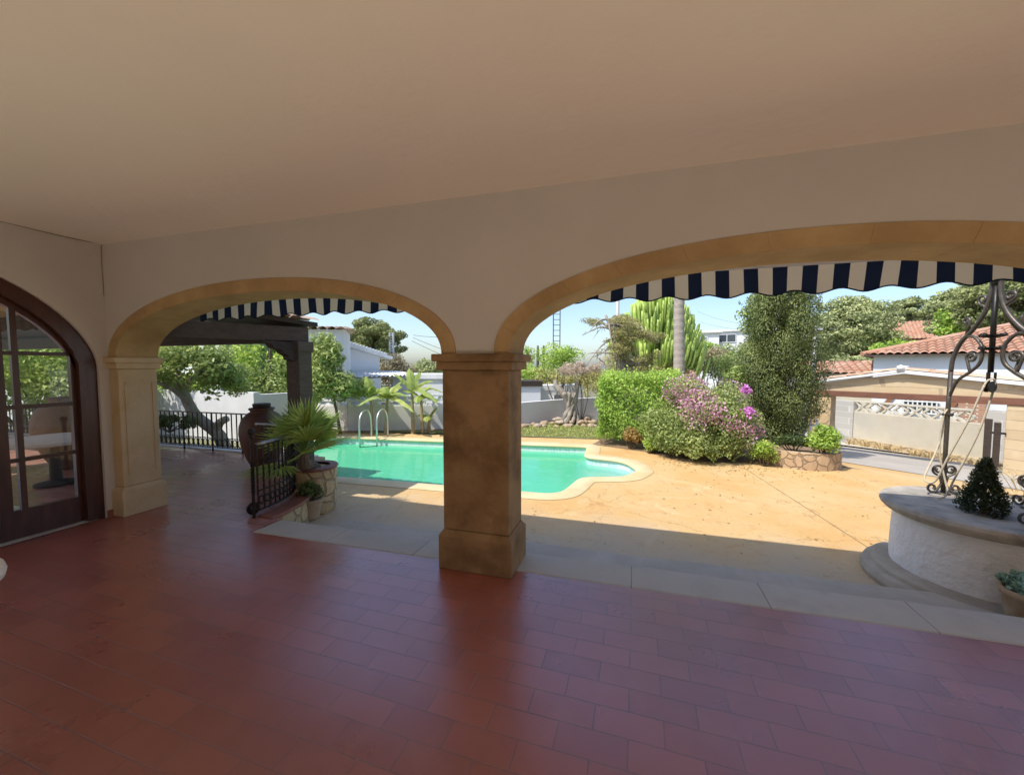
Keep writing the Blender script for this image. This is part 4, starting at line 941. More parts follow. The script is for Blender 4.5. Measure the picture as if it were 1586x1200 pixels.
for d in (.06, .34):
    vs += [gp(eL + .25, d, GZ + .112), gp(eR - .25, d, GZ + .112), gp(eR - .25, d, 1.02), gp(mid, d, RZ - .10), gp(eL + .25, d, 1.02)]
m.add(vs, [(0, 1, 2, 3, 4), (9, 8, 7, 6, 5)] + [(i, i + 5, (i + 1) % 5 + 5, (i + 1) % 5) for i in range(5)]); m.build('gable', M['ashlar'], gate)
ZE = 1.06
for sgn, e in ((-1, eL), (1, eR)):
    m = MB(); vs = []
    for d in (-.10, .55):
        vs += [gp(e, d, ZE - .04), gp(mid, d, RZ - .06), gp(mid, d, RZ), gp(e, d, ZE + .02)]
    m.add(vs, [(0, 1, 2, 3), (7, 6, 5, 4), (0, 4, 5, 1), (2, 6, 7, 3), (0, 3, 7, 4)]); m.build('roof_slab', M['white_old'], gate)
    m = MB(); ev = Vector(gp(e, -.06, ZE + .02)); rv = Vector(gp(mid, -.06, RZ)); L_ = (rv - ev).length
    if sgn < 0: tile_patch(m, Vector(gp(e, .55, ZE + .03)), -gn, rv - ev, 4, 6, .165, L_ / 6, .045, 5)
    else: tile_patch(m, ev + Z3 * .012, gn, rv - ev, 4, 6, .165, L_ / 6, .045, 6)
    m.build('roof_tiles', M['roof_pale'], gate)
m = MB(); m.tube([gp(mid, -.12, RZ + .02), gp(mid, .55, RZ + .02)], .085, 12, mi=0); m.build('ridge_tile', M['white_old'], gate, smooth=True)
m = MB(); m.lathe([(.004, RZ - .02), (.06, RZ), (.08, RZ + .05), (.06, RZ + .10), (.004, RZ + .12)], (gp(mid, -.10, 0)[0], gp(mid, -.10, 0)[1], 0), 14); m.build('finial', M['white'], gate, smooth=True)
# dark timber gate stub by the right pillar
g0 = gp(GW - .17, -.1, 0)
tg = thing('timber_gate', (g0[0], g0[1], -.75), 'dark folded timber gate leaf beside the right gateway pillar', 'gate')
m = MB(); m.obox(gp(GW - .30, -.10, 0), gp(GW - .19, -.10, 0), .05, -.7, .40); m.build('board', M['timber'], tg); m = MB(); m.obox(gp(GW - .17, -.05, 0), gp(GW - .07, -.05, 0), .05, -.7, .33); m.build('board', M['timber'], tg)
m = MB(); m.beam(gp(GW - .2, -.02, .1), gp(GW + .0, -.02, .1), .03, .04); m.build('hinge', M['iron'], tg)
# ------------------------------------------------------------------ street wall with screen blocks
SA = Vector((7.10, 16.0, 0)); SB = Vector((8.65, 13.46, 0)); sd = (SB - SA).normalized(); SL = 9.0
sn = Vector((sd.y, -sd.x, 0))
if sn.dot(Vector((-SA.x, -SA.y, 0))) < 0: sn = -sn      # towards the camera
stw = thing('street_wall', (SA.x, SA.y, -1.1), 'lime washed street wall with pierced screen blocks along its top', 'wall')
def swp(t, d, z): v = SA + sd * t + sn * d; return (v.x, v.y, z)
m = MB(); m.obox(swp(0, 0, 0), swp(SL, 0, 0), .18, -1.15, (.02, -.02)); m.build('body', M['lime'], stw)
m = MB(); m.obox(swp(0, .05, 0), swp(SL, .05, 0), .25, -1.2, (-.86, -.90)); m.build('stone_base', M['rubble_small'], stw)
m = MB(); m.obox(swp(-.95, 0, 0), swp(-.01, 0, 0), .22, -1.2, .36); m.build('pier', M['block_grey'], stw)
m = MB(); m.obox(swp(3.15, 0, 0), swp(3.75, 0, 0), .24, -1.2, .42); m.build('pier', M['block_grey'], stw)
m = MB(); bw = .36
for i in range(int(SL / bw)):
    t0 = i * bw
    if 2.85 < t0 < 3.7: continue
    zb, zt_ = .022, .36; zc = (zb + zt_) / 2; tc = t0 + bw / 2
    for (ta, za, tb, zb_) in ((t0, zb, t0 + bw, zt_), (t0, zt_, t0 + bw, zb)) if i % 2 == 0 else (): m.beam(swp(ta, 0, za), swp(tb, 0, zb_), .10, .05)
    for (ta, za, tb, zb_) in ((t0, zc, tc, zt_), (tc, zt_, t0 + bw, zc), (t0 + bw, zc, tc, zb), (tc, zb, t0, zc)) if i % 2 else (): m.beam(swp(ta, 0, za), swp(tb, 0, zb_), .09, .05)
m.beam(swp(0, 0, .375), swp(2.86, 0, .375), .13, .05); m.beam(swp(0, 0, .03), swp(SL, 0, .03), .11, .03); m.beam(swp(3.75, 0, .375), swp(SL, 0, .375), .13, .05)
m.build('screen_blocks', P('screen_block', (.62, .57, .46), (.52, .48, .39), 3, .9), stw)
for k in range(9):
    q = swp(.1 + k * .42 + rnd.uniform(-.1, .1), .30, -1.07)
    grass_tuft('dry_grass_tuft', q, 'straw coloured dry grass tuft at the foot of the street wall', M['lf_straw'], 26, .20, .28, 20 + k, 'dry grass along the street wall', rad=.12, w=.008)

# ------------------------------------------------------------------ houses
def hip_house():
    A = at(1335, 551, 22.0); ed = Vector((.886, -.464, 0)); inn_ = Vector((.464, .886, 0)); ze = A.z
    h = thing('neighbour_house', (A.x + 5, A.y + 3, -1.1), 'white neighbouring house with terracotta hipped tile roof behind the gateway', 'house')
    def hp(t, d, z): v = Vector((A.x, A.y, 0)) + ed * t + inn_ * d; return (v.x, v.y, z)
    Lh, Dh, ov = 15, 9, .35
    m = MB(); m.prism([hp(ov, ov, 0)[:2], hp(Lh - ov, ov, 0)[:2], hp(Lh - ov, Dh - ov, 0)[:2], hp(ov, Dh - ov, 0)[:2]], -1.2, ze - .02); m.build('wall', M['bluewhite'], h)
    m = MB(); m.prism([hp(0, 0, 0)[:2], hp(Lh, 0, 0)[:2], hp(Lh, Dh, 0)[:2], hp(0, Dh, 0)[:2]], ze - .021, ze + .03); m.build('eave', M['timber_grey'], h)
    rise = .47 * Dh / 2 * .9
    # front plane as corrugated tiles clipped to the hip: build rib by rib
    m = MB(); m.t = []; w = .24; nr = int(Lh / w); rr = random.Random(2)
    sl = Vector((inn_.x, inn_.y, .285)).normalized(); run = Dh / 2; Ls = run / math.hypot(1, 0) * math.sqrt(1 + .285 ** 2); nn = ed.cross(sl).normalized()
    O = Vector((A.x, A.y, ze + .035))
    for i in range(nr):
        t0 = i * w; run_i = min(run, t0 + w, Lh - t0); Li = run_i * math.sqrt(1 + .285 ** 2); nc = max(1, int(Li / .38))
        for j in range(nc):
            tt = rr.random(); b = len(m.v); K = 6
            for k in range(K + 1):
                u = k / K
                for s_ in (0, 1): m.v.append(tuple(O + ed * (t0 + w * u) + sl * (Li * (j + s_) / nc) + nn * (.075 * math.sin(PI * u) + (.02 if s_ == 0 else 0))))
            for k in range(K): m.f.append((b + 2 * k, b + 2 * k + 2, b + 2 * k + 3, b + 2 * k + 1)); m.m.append(0); m.t.append(tt)
    zr = ze + run * .285
    o = len(m.v); m.v += [hp(0, 0, ze + .03), hp(run, run, zr), hp(0, Dh, ze + .03), hp(Lh, 0, ze + .03), hp(Lh - run, run, zr), hp(Lh, Dh, ze + .03)]
    m.f += [(o, o + 1, o + 2), (o + 3, o + 5, o + 4), (o + 2, o + 1, o + 4, o + 5)]; m.m += [0] * 3; m.t += [.5] * 3
    m.build('roof', M['roof'], h)
    m = MB(); m.tube([hp(0, 0, ze + .07), hp(run, run, zr + .05)], .10, 8); m.build('hip_ridge', M['roof'], h)
    def win(t, z0, z1, wd, grille):
        q = MB(); q.obox(hp(t, ov - .02, 0), hp(t + wd, ov - .02, 0), .06, z0, z1); f = q.build('window', M['glassdark'], h)
        q = MB()
        for k in range(int(wd / .13) + 1): q.beam(hp(t + k * .13, ov - .08, z0), hp(t + k * .13, ov - .08, z1), .035, .035) if grille else None
        for z in (z0, z1, (z0 + z1) / 2): q.beam(hp(t - .03, ov - .08, z), hp(t + wd + .03, ov - .08, z), .05, .05)
        if not grille:
            for k in range(3): q.beam(hp(t + k * wd / 2, ov - .08, z0), hp(t + k * wd / 2, ov - .08, z1), .07, .07)
        q.build('grille' if grille else 'frame', M['wgate'], f)
    win(1.3, -.3, .62, .95, True); win(4.3, -.6, .55, 2.0, False); win(7.2, -.6, .55, 1.6, False)
    m = MB(); m.obox(hp(2.75, ov - .1, 0), hp(3.4, ov - .1, 0), .3, -1.1, .65); m.build('brick_pillar', M['brick_red'], h)
    for t, s_ in ((.65, .5), (2.45, .45)): m = MB(); m.beam(hp(t, ov - .05, -.3), hp(t + s_, ov - .05, .7), .06, .16); m.build('brace', M['brownpaint'], h)
    return h
hip_house()
def simple_house(name, c, wx, wy, h0, rise, rot, label, wallm, roofm, wins=(), base=-1.1, flat=False, ov=.3, cat='house'):
    c = Vector(c); ca, sa = math.cos(rot), math.sin(rot); f = lambda x, y, z: (c.x + x * ca - y * sa, c.y + x * sa + y * ca, z)
    t = thing(name, (c.x, c.y, base), label, cat); zt = c.z
    m = MB(); m.prism([f(-wx / 2, -wy / 2, 0)[:2], f(wx / 2, -wy / 2, 0)[:2], f(wx / 2, wy / 2, 0)[:2], f(-wx / 2, wy / 2, 0)[:2]], base, zt)
    m.build('wall', wallm, t)
    if flat:
        m = MB(); m.prism([f(-wx / 2 - ov, -wy / 2 - ov, 0)[:2], f(wx / 2 + ov, -wy / 2 - ov, 0)[:2], f(wx / 2 + ov, wy / 2 + ov, 0)[:2], f(-wx / 2 - ov, wy / 2 + ov, 0)[:2]], zt + .002, zt + .22); m.build('roof', roofm, t)
    else:
        m = MB(); m.t = []
        for sg in (-1, 1):
            ev = Vector(f(-wx / 2 - ov if sg < 0 else wx / 2 + ov, sg * (wy / 2 + ov), zt)); rv = Vector(f(-wx / 2 - ov if sg < 0 else wx / 2 + ov, 0, zt + rise)); ex = Vector(f(1, 0, 0)) - Vector(f(0, 0, 0))
            if sg > 0: ex = -ex
            Ls = (rv - ev).length; wd = .3; tile_patch(m, ev, ex, rv - ev, int((wx + 2 * ov) / wd), max(2, int(Ls / .5)), wd * (wx + 2 * ov) / (int((wx + 2 * ov) / wd) * wd), Ls / max(2, int(Ls / .5)), .08, 3)
        m.build('roof', roofm, t)
        m = MB()
        for x in (-wx / 2, wx / 2): m.add([f(x, -wy / 2, zt), f(x, wy / 2, zt), f(x, 0, zt + rise * wy / (wy + 2 * ov))], [(0, 1, 2)])
        m.build('gable', wallm, t)
    for (face, u, z0, z1, wd, mt) in wins:
        q = MB()
        if face == 'f': q.obox(f(u - wd / 2, -wy / 2 - .01, 0), f(u + wd / 2, -wy / 2 - .01, 0), .06, z0, z1)
        elif face == 'r': q.obox(f(wx / 2 + .01, u - wd / 2, 0), f(wx / 2 + .01, u + wd / 2, 0), .06, z0, z1)
        w_ = q.build('window', M[mt], t); q = MB()
        for z in (z0, z1):
            if face == 'f': q.beam(f(u - wd / 2 - .05, -wy / 2 - .05, z), f(u + wd / 2 + .05, -wy / 2 - .05, z), .08, .08)
            else: q.beam(f(wx / 2 + .05, u - wd / 2 - .05, z), f(wx / 2 + .05, u + wd / 2 + .05, z), .08, .08)
        for s_ in (-1, 0, 1):
            if face == 'f': q.beam(f(u + s_ * wd / 2, -wy / 2 - .05, z0), f(u + s_ * wd / 2, -wy / 2 - .05, z1), .08, .08)
            else: q.beam(f(wx / 2 + .05, u + s_ * wd / 2, z0), f(wx / 2 + .05, u + s_ * wd / 2, z1), .08, .08)
        q.build('frame', M['wgate'], w_)
    return t
# white house beyond the pool wall (left arch): mono-pitch gable end towards us
def left_house():
    a = at(500, 527, 19); b = at(588, 553, 21.0)
    A = Vector((a.x, a.y, 0)); Bv = Vector((b.x, b.y, 0)); d = (Bv - A).normalized(); n = Vector((-d.y, d.x, 0)); A2 = A - d * 4
    L_ = (Bv - A2).length; za = a.z + (a.z - b.z) * 4 / (Bv - A).length; zb = b.z
    t = thing('white_house', (A.x, A.y, -1.0), 'white house with sloping tiled eave beyond the pool wall', 'house')
    f = lambda s_, q, z: tuple(Vector((A2.x, A2.y, z)) + d * s_ + n * q)
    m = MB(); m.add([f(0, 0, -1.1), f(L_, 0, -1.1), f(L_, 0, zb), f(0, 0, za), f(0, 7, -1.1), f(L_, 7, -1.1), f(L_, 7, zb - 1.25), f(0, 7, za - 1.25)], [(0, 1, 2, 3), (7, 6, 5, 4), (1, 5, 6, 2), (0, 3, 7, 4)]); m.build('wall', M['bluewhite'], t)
    m = MB(); m.beam(f(-.2, -.15, za + .06), f(L_ + .5, -.15, zb - .04), .5, .14); m.build('verge', M['white'], t)
    m = MB(); m.t = []
    
    for k in range(40):
        s_ = k / 39; p0 = Vector(f(L_ * s_, -.42, za + (zb - za) * s_ + .13)); m.tube([p0, p0 + n * .7 - Z3 * .02], .10, 8)
    m.t = None; m.add([f(-.1, .1, za + .02), f(L_ + .4, .1, zb + .02), f(L_ + .4, 7, zb - 1.2), f(-.1, 7, za - 1.2)], [(0, 1, 2, 3)]); m.build('roof', M['white'], t)
    m = MB(); c_ = Vector(f(L_ - 2.2, .5, 0)); m.obox((c_.x - .2, c_.y), (c_.x + .2, c_.y), .4, zb - .2, zb + 1.0); m.build('chimney', M['terracotta'], t)
    m = MB(); m.obox(f(L_ + .02, .9, 0), f(L_ + .02, 1.9, 0), .06, .85, 1.7); w = m.build('window', M['glassdark'], t)
    m = MB()
    for q in (.9, 1.4, 1.9): m.beam(f(L_ + .06, q, .85), f(L_ + .06, q, 1.7), .09, .09)
    for z in (.85, 1.7): m.beam(f(L_ + .06, .86, z), f(L_ + .06, 1.94, z), .09, .09)
    m.build('frame', M['wgate'], w)
    # low lean-to with tiled top
    m = MB(); m.obox(f(4.6, -1.0, 0), f(L_ - 1.6, -1.0, 0), 1.6, -1.1, 1.02); lt = m.build('lean_to', M['white'], t)
    m = MB(); tile_patch(m, Vector(f(4.5, -1.85, 1.04)), d, n + Z3 * .12, 14, 4, .26, .42, .08, 9); m.build('lean_to_roof', M['white'], lt)
left_house()
q = at(300, 575, 25); simple_house('villa', (q.x, q.y + 2, at(300, 556, 25).z), 9, 6, 3, .9, .45, 'pale villa with pinkish tile roof behind the leaning tree', M['white'], M['roof_pale'], [('f', -1.5, .2, 1.2, 1.2, 'glassdark'), ('f', 2.4, .2, 1.2, 1.2, 'glassdark')])
q = at(462, 520, 17); simple_house('white_outbuilding', (q.x, q.y + 1.0, at(490, 511, 17).z), 2.0, 2.0, 3, .12, .5, 'white outbuilding with tiled roof edge beside the pergola post', M['white'], M['roof_pale'])
# white villa far away
q = at(1110, 530, 62); q2 = at(1110, 518, 62)
simple_house('modern_villa', (q.x, q.y, q2.z), 13, 9, 5, 0, -.25, 'distant white modern villa with flat roofs on the hillside', M['white'], M['white'], [('f', 1.5, 4.6, 5.6, 2.0, 'glassdark'), ('f', 4.6, 4.6, 5.2, 1.6, 'glassdark'), ('f', -3.0, 4.0, 5.4, 1.6, 'glassdark'), ('f', 3.6, 1.8, 3.2, 2.6, 'shutter')], base=-2, flat=True, cat='villa')
q = at(1076, 536, 55); simple_house('modern_villa', (q.x, q.y, at(1076, 519, 55).z), 5.0, 6, 5, 0, -.1, 'far white block with tall dark window slots beside the palm trunk', M['white'], M['white'], [('f', -1.2, 1.5, 5.0, .7, 'shutter'), ('f', .9, 1.5, 5.0, .7, 'shutter')], base=-2, flat=True, cat='villa')
# buildings beyond the lawn wall
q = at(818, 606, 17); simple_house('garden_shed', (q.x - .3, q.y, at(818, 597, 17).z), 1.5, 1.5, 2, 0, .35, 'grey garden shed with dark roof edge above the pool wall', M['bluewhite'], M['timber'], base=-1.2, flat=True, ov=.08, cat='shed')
q = at(853, 612, 18.5); simple_house('white_garage', (q.x, q.y + .6, at(853, 603, 18.5).z), 2.4, 2.2, 2, .14, .40, 'low white garage with grey shutter beyond the lawn wall', M['white'], M['white'], [('f', .2, -.9, .28, .85, 'shutter')], base=-1.2, flat=True, ov=.05, cat='garage')
q = at(665, 590, 20); simple_house('white_annexe', (q.x + .4, q.y + 1, at(665, 586, 20).z), 4.5, 3, 2, 0, .2, 'low white annexe behind the banana plants', M['white'], M['white'], base=-1.2, flat=True, ov=.1)
q = at(1300, 580, 27); simple_house('low_house', (q.x + .2, q.y + 1, at(1300, 578, 27).z), 5.2, 5, 2, .62, -.25, 'low house with weathered terracotta roof beside the cypress', M['lime'], M['roof'], base=-1.2)
q = at(1447, 530, 62); simple_house('hillside_house', (q.x, q.y, at(1447, 527, 62).z), 9, 8, 4, 2.1, -.35, 'terracotta coloured house among the pines on the hill', P('ochre_render', (.52, .31, .2), (.45, .27, .17), 1, .9), M['roof'], [('f', 1.5, 3.6, 4.4, 1.4, 'shutter')], base=-1)
q = at(1490, 512, 68); simple_house('hillside_house', (q.x + 2, q.y, at(1490, 503, 68).z), 7, 6, 4, 1.2, -.35, 'upper hillside house with flat cream parapet above the terracotta one', M['lime'], M['roof'], [('f', 1.5, 6.4, 7.4, 2.0, 'glassdark')], base=-1)

# ------------------------------------------------------------------ pool garden wall with pierced block crest
GWP = [(-9.15, 9.02), (-7.83, 9.22), (-6.77, 9.55), (-5.34, 10.34), (-3.46, 11.74), (-2.6, 13.09), (-1.3, 14.6), (1.0, 17.0)]
gwl = thing('pool_wall', (-7.1, 9.4, -.3), 'grey white rendered garden wall behind the pool, topped with pierced white blocks', 'wall')
m = MB()
for i in range(len(GWP) - 1): m.obox(GWP[i], GWP[i + 1], .16, -.6, .41)
m.build('body', M['garden_wall'], gwl)
m = MB()
cap_seg = 0
for i in range(3):
    a = Vector((*GWP[i], 0)); b = Vector((*GWP[i + 1], 0)); d = (b - a).normalized(); n_ = int((b - a).length / .30); w = (b - a).length / n_
    for k in range(n_):
        p0 = a + d * (k * w)
        m.beam(p0 + Z3 * .43, p0 + d * w + Z3 * .43, .12, .04); m.beam(p0 + Z3 * .565, p0 + d * w + Z3 * .565, .12, .045); m.beam(p0 + Z3 * .70, p0 + d * w + Z3 * .70, .12, .04)
        m.beam(p0 + d * w * .08 + Z3 * .43, p0 + d * w * .08 + Z3 * .57, .12, .07); m.beam(p0 + d * w * .6 + Z3 * .57, p0 + d * w * .6 + Z3 * .70, .12, .07)
        m.beam(p0 + d * w * .3 + Z3 * .44, p0 + d * w * .3 + Z3 * .47, .12, .1); m.beam(p0 + d * w * .85 + Z3 * .67, p0 + d * w * .85 + Z3 * .69, .12, .1)
m.build('pierced_blocks', M['white'], gwl)
m = MB(); m.obox((-9.2, 8.95), (-9.6, 7.75), .18, -.7, .80); m.obox((-9.51, 7.75), (-24, 8.1), .18, -.7, .86); tag(m.build('boundary_wall', M['white'], base=(-12, 11, -.6)), 'sunlit white boundary wall behind the terrace railing', 'wall')
# lawn + beds
struct(sheet('lawn', [(-6.9, 9.32), (-.72, 10.02), (.4, 9.9), (.6, 12.0), (-1.6, 13.6), (-3.2, 11.6), (-5.2, 10.05)], [], lambda x, y: -.29, M['lawn_soil']))
r_ = np.random.default_rng(3); n = 16000
gx = r_.uniform(-6.8, .5, n); gy = r_.uniform(9.4, 13.4, n)
ok = (gy > 9.36 + (gx + 6.9) * .113 + .04) & (gy < np.where(gx < -3.2, 10.0 + (gx + 5.2) * .77, 11.6 + (gx + 3.2) * 1.2) - .15); gx, gy = gx[ok], gy[ok]; n = len(gx)
o = leaf_mesh('grass', M['lf_grass'], None, np.stack([gx, gy, np.full(n, -.275)], 1), np.tile([0, 0, .4], (n, 1)), r_.uniform(.1, 1, n), .06, .3, 3, align=np.tile([0, 0, .8], (n, 1)), base=(-3, 10.5, -.29))
tag(o, 'short mown lawn grass between the pool and the garden wall', 'grass', kind='stuff')
struct(sheet('planting_bed', [(-9.0, 8.9), (-8.2, 8.75), (-7.0, 9.0), (-6.9, 9.31), (-5.2, 10.03), (-3.2, 11.58), (-1.6, 13.58), (-1.4, 14.4), (-2.6, 12.98), (-3.5, 11.65), (-5.4, 10.25), (-6.8, 9.45), (-7.9, 9.13)], [], lambda x, y: -.285, M['soil']))
struct(sheet('shrub_bed', [(-.95, 9.3), (.2, 8.85), (.9, 8.15), (2.2, 8.45), (2.6, 9.3), (2.6, 12), (-.4, 12)], [], lambda x, y: -.293, M['soil']))

r_ = np.random.default_rng(44); n = 420
a_ = r_.uniform(0, 1, n); fx = np.where(a_ < .6, r_.normal(1.4, .9, n), r_.uniform(-2.5, 3.6, n)); fy = np.where(a_ < .6, 8.05 - np.abs(r_.normal(0, .35, n)), r_.uniform(3.8, 7.9, n))
ok = ~((fx < .35) & (fy > 4.9)); fx, fy = fx[ok], fy[ok]; n = len(fx)
o = leaf_mesh('fallen_leaves', M['lf_red'], None, np.stack([fx, fy, np.full(n, -.292)], 1), np.tile([0, 0, 3.0], (n, 1)), r_.uniform(.1, 1, n), .035, .5, 3, base=(1, 7, -.3), jit=.25)
tag(o, 'dry fallen leaves scattered over the patio below the bougainvillea', 'leaf litter', kind='stuff')
# pool ladder
lad = thing('pool_ladder', (-6.55, 8.5, -.3), 'steel pool ladder with two curved handrails at the far pool edge', 'ladder')
for px in (556, 583):
    p0 = at(px + 1, 690, 10.35); p0 = Vector((p0.x, p0.y, 0)); d = Vector((-.09, .99, 0))
    m = MB(); m.tube([p0 + Z3 * -.7, p0 + Z3 * .05] + smooth_path([p0 + Z3 * .05, p0 + d * .03 + Z3 * .25, p0 + d * .16 + Z3 * .40, p0 + d * .36 + Z3 * .42, p0 + d * .50 + Z3 * .26, p0 + d * .53 + Z3 * -.02, p0 + d * .535 + Z3 * -.28], 6), .021, 9); m.build('handrail', M['chrome'], lad, smooth=True)
for z in (-.48, -.65):
    a = at(557, 690, 10.35); b = at(584, 690, 10.35); m = MB(); m.beam((a.x, a.y, z), (b.x, b.y, z), .08, .03); m.build('tread', M['chrome'], lad)

# ------------------------------------------------------------------ plants
def bush(name, c, radii, label, mat, nleaf, leaf, k=40, cr=None, seed=1, lower=-.6, aspect=.55, cat='shrub', group=None, stem=M['bark'], ground=None, jit=.7, fill=.35, tint=0, flat=1):
    c = Vector(c); gz_ = c.z - radii[2] if ground is None else ground
    t = thing(name, (c.x, c.y, gz_), label, cat, group)
    cr = cr or min(radii) * .42
    cl = lump(c, radii, k, cr, seed, lower, fill, flat); p, nn, tt = clumps(cl, nleaf, seed, .5)
    p[:, 2] = np.maximum(p[:, 2], gz_ + .02)
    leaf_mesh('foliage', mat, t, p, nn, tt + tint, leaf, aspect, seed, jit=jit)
    m = MB(); rr = random.Random(seed); tg_ = [tuple(Vector(cl[i][0])) for i in rr.sample(range(len(cl)), min(6, len(cl)))]
    limbs(m, (c.x, c.y, gz_ - .05), tg_, max(.015, min(radii) * .05), seed, r1=.008); m.build('stems', stem, t)
    return t
def tree(name, base, crowns, label, lm, bm, nleaf, leaf, r0, trunk=None, seed=1, k=14, cr=.4, cat='tree', group=None, aspect=.5, flat=.8, lower=-.5, tint=0, fill=.3):
    base = Vector(base); t = thing(name, base, label, cat, group); cl = []
    for i, (c, R) in enumerate(crowns): cl += lump(c, R, k, min(R) * cr * 1.2, seed + i, lower, fill, flat)
    p, nn, tt = clumps(cl, nleaf, seed, .45); leaf_mesh('crown', lm, t, p, nn, tt + tint, leaf, aspect, seed)
    m = MB(); top = Vector(crowns[0][0]); tp = trunk or [base, base.lerp(top, .5), top - Z3 * crowns[0][1][2] * .35]
    pts = smooth_path(tp, 6); q = len(pts); m.tube(pts, [r0 * (1 - .6 * i / (q - 1)) for i in range(q)], 9)
    m.build('trunk', bm, t, smooth=True)
    m = MB(); rr = random.Random(seed); limbs(m, pts[int(q * .75)], [tuple(Vector(cl[i][0])) for i in rr.sample(range(len(cl)), min(10, len(cl)))], r0 * .4, seed, r1=r0 * .08); m.build('limbs', bm, t, smooth=True)
    return t
# --- clipped hedge block
hc = Vector((.0, 9.75, 0)); t = thing('clipped_hedge', (-.05, 9.75, -.3), 'bright green clipped box shaped hedge beside the pool', 'hedge')
r_ = np.random.default_rng(12); n = 19000
X0, X1, Y0, Y1, Z0_, Z1_ = -.80, 1.05, 9.2, 10.5, -.1, 1.32
fc = r_.choice(3, n, p=[.44, .30, .26]); u, v, w = r_.random(n), r_.random(n), 1 - r_.random(n) ** 2 * .22
p = np.zeros((n, 3)); nn = np.zeros((n, 3))
a = fc == 0; p[a] = np.stack([X0 + (X1 - X0) * u, Y0 + (1 - w) * (Y1 - Y0), Z0_ + (Z1_ - Z0_) * v], 1)[a]; nn[a] = (0, -1, .2)
a = fc == 1; p[a] = np.stack([X0 + (X1 - X0) * u, Y0 + (Y1 - Y0) * v, Z1_ - (1 - w) * (Z1_ - Z0_)], 1)[a]; nn[a] = (0, 0, 1)
a = fc == 2; p[a] = np.stack([X0 + (1 - w) * (X1 - X0), Y0 + (Y1 - Y0) * u, Z0_ + (Z1_ - Z0_) * v], 1)[a]; nn[a] = (-1, 0, .2)
lumpy = np.sin(p[:, 0] * 7.3 + 1) * np.sin(p[:, 1] * 6.1) + np.sin(p[:, 2] * 8.3 + p[:, 0] * 5.0) + .6 * np.sin(p[:, 0] * 19 + p[:, 2] * 15)
p += nn * (lumpy * .045 + .03 * np.sin(p[:, 0] * 31) * np.sin(p[:, 2] * 27 + p[:, 1] * 23))[:, None] + r_.normal(0, .022, (n, 3)); p += np.array([0, 0, 1]) * (np.abs(nn[:, 2:3] - 1) < .01) * r_.exponential(.035, (n, 1))
cx_ = (X0 + X1) / 2; e = ((np.abs(p[:, 0] - cx_) / ((X1 - X0) / 2)) ** 6 * .06); p[:, 2] -= e * (p[:, 2] > .9)
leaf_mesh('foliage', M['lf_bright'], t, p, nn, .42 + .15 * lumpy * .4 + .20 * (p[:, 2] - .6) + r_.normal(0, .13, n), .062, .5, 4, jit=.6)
m = MB(); limbs(m, (.1, 9.8, -.3), [(-.5, 9.5, .9), (.6, 9.6, 1.0), (.1, 10.2, 1.0), (-.3, 10, .7), (.5, 10.2, .7)], .04, 3); m.build('stems', M['bark'], t)
# small rusty shrubs at its foot
bush('rusty_shrub', at(978, 676, 9.05), (.22, .22, .22), 'low rust leaved shrub at the foot of the clipped hedge', M['lf_red'], 1300, .05, 22, .10, 3, ground=-.3, tint=.1)
bush('low_shrub', at(1010, 690, 8.8), (.25, .22, .17), 'low green shrub between the hedge and the bougainvillea', M['lf_bright'], 1300, .045, 22, .10, 5, ground=-.3)
# --- bougainvillea
bc = Vector((1.28, 8.75, .35)); t = thing('bougainvillea', (1.28, 8.75, -.3), 'big rounded bougainvillea bush with mauve and magenta bracts', 'shrub')
cl = lump(bc, (1.0, .92, 1.02), 120, .25, 21, -.75, .55) + lump((1.72, 8.6, .30), (.55, .6, .72), 36, .22, 22, -.6, .5) + lump((.75, 8.7, .15), (.6, .6, .62), 34, .2, 23, -.7, .5) + lump((1.15, 8.3, .0), (.8, .5, .35), 40, .17, 24, -.6, .5)
p, nn, tt = clumps(cl, 23000, 21, .66, .28); p[:, 2] = np.maximum(p[:, 2], -.22 + .12 * np.abs(np.sin(p[:, 0] * 9)))
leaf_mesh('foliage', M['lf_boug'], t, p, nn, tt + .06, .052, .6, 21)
def sel(seed, cl_, n, cond, z=0):
    p, nn, tt = clumps(cl_, n, seed, .92); k = cond(p); return p[k] + nn[k] * .03, nn[k], tt[k]
dens = lambda p: np.sin(p[:, 0] * 5.2 + 2) + np.sin(p[:, 2] * 6 + p[:, 0] * 3) + np.sin(p[:, 1] * 5)
pf, nf, tf = sel(31, cl, 40000, lambda p: (p[:, 2] > .30 - .22 * (p[:, 0] > 1.55) + .45 * np.random.default_rng(1).random(len(p))) & (dens(p) > -.55 + .9 * (1.35 - p[:, 2]))); leaf_mesh('flowers', M['fl_mauve'], t, pf, nf, tf + .1, .042, .75, 31)
gpts = [at(1155, 603, 8.6), at(1160, 636, 8.5), at(1150, 632, 8.5), at(1120, 596, 8.7)]
pm = []; rr = np.random.default_rng(5)
for q_, s_, k in zip(gpts[:2], (.036, .040), (110, 150)): pm.append(np.array(q_) + rr.normal(0, 1, (k, 3)) * s_ + np.array([-.02, -.10, 0]))
for i_, q_ in enumerate(pm): leaf_mesh('flower_cluster', M['fl_magenta'], t, q_, np.tile([-.2, -.8, .6], (len(q_), 1)), rr.uniform(.2, 1, len(q_)), .056, .85, 6 + i_)
m = MB(); limbs(m, (1.3, 8.8, -.32), [tuple(c_) for c_, _ in cl[::9]], .035, 4, r1=.006); m.build('stems', M['bark'], t)
bush('low_shrub', at(1182, 700, 8.55), (.24, .22, .22), 'bright green low shrub at the right foot of the bougainvillea', M['lf_bright'], 1700, .042, 26, .10, 9, ground=-.3)
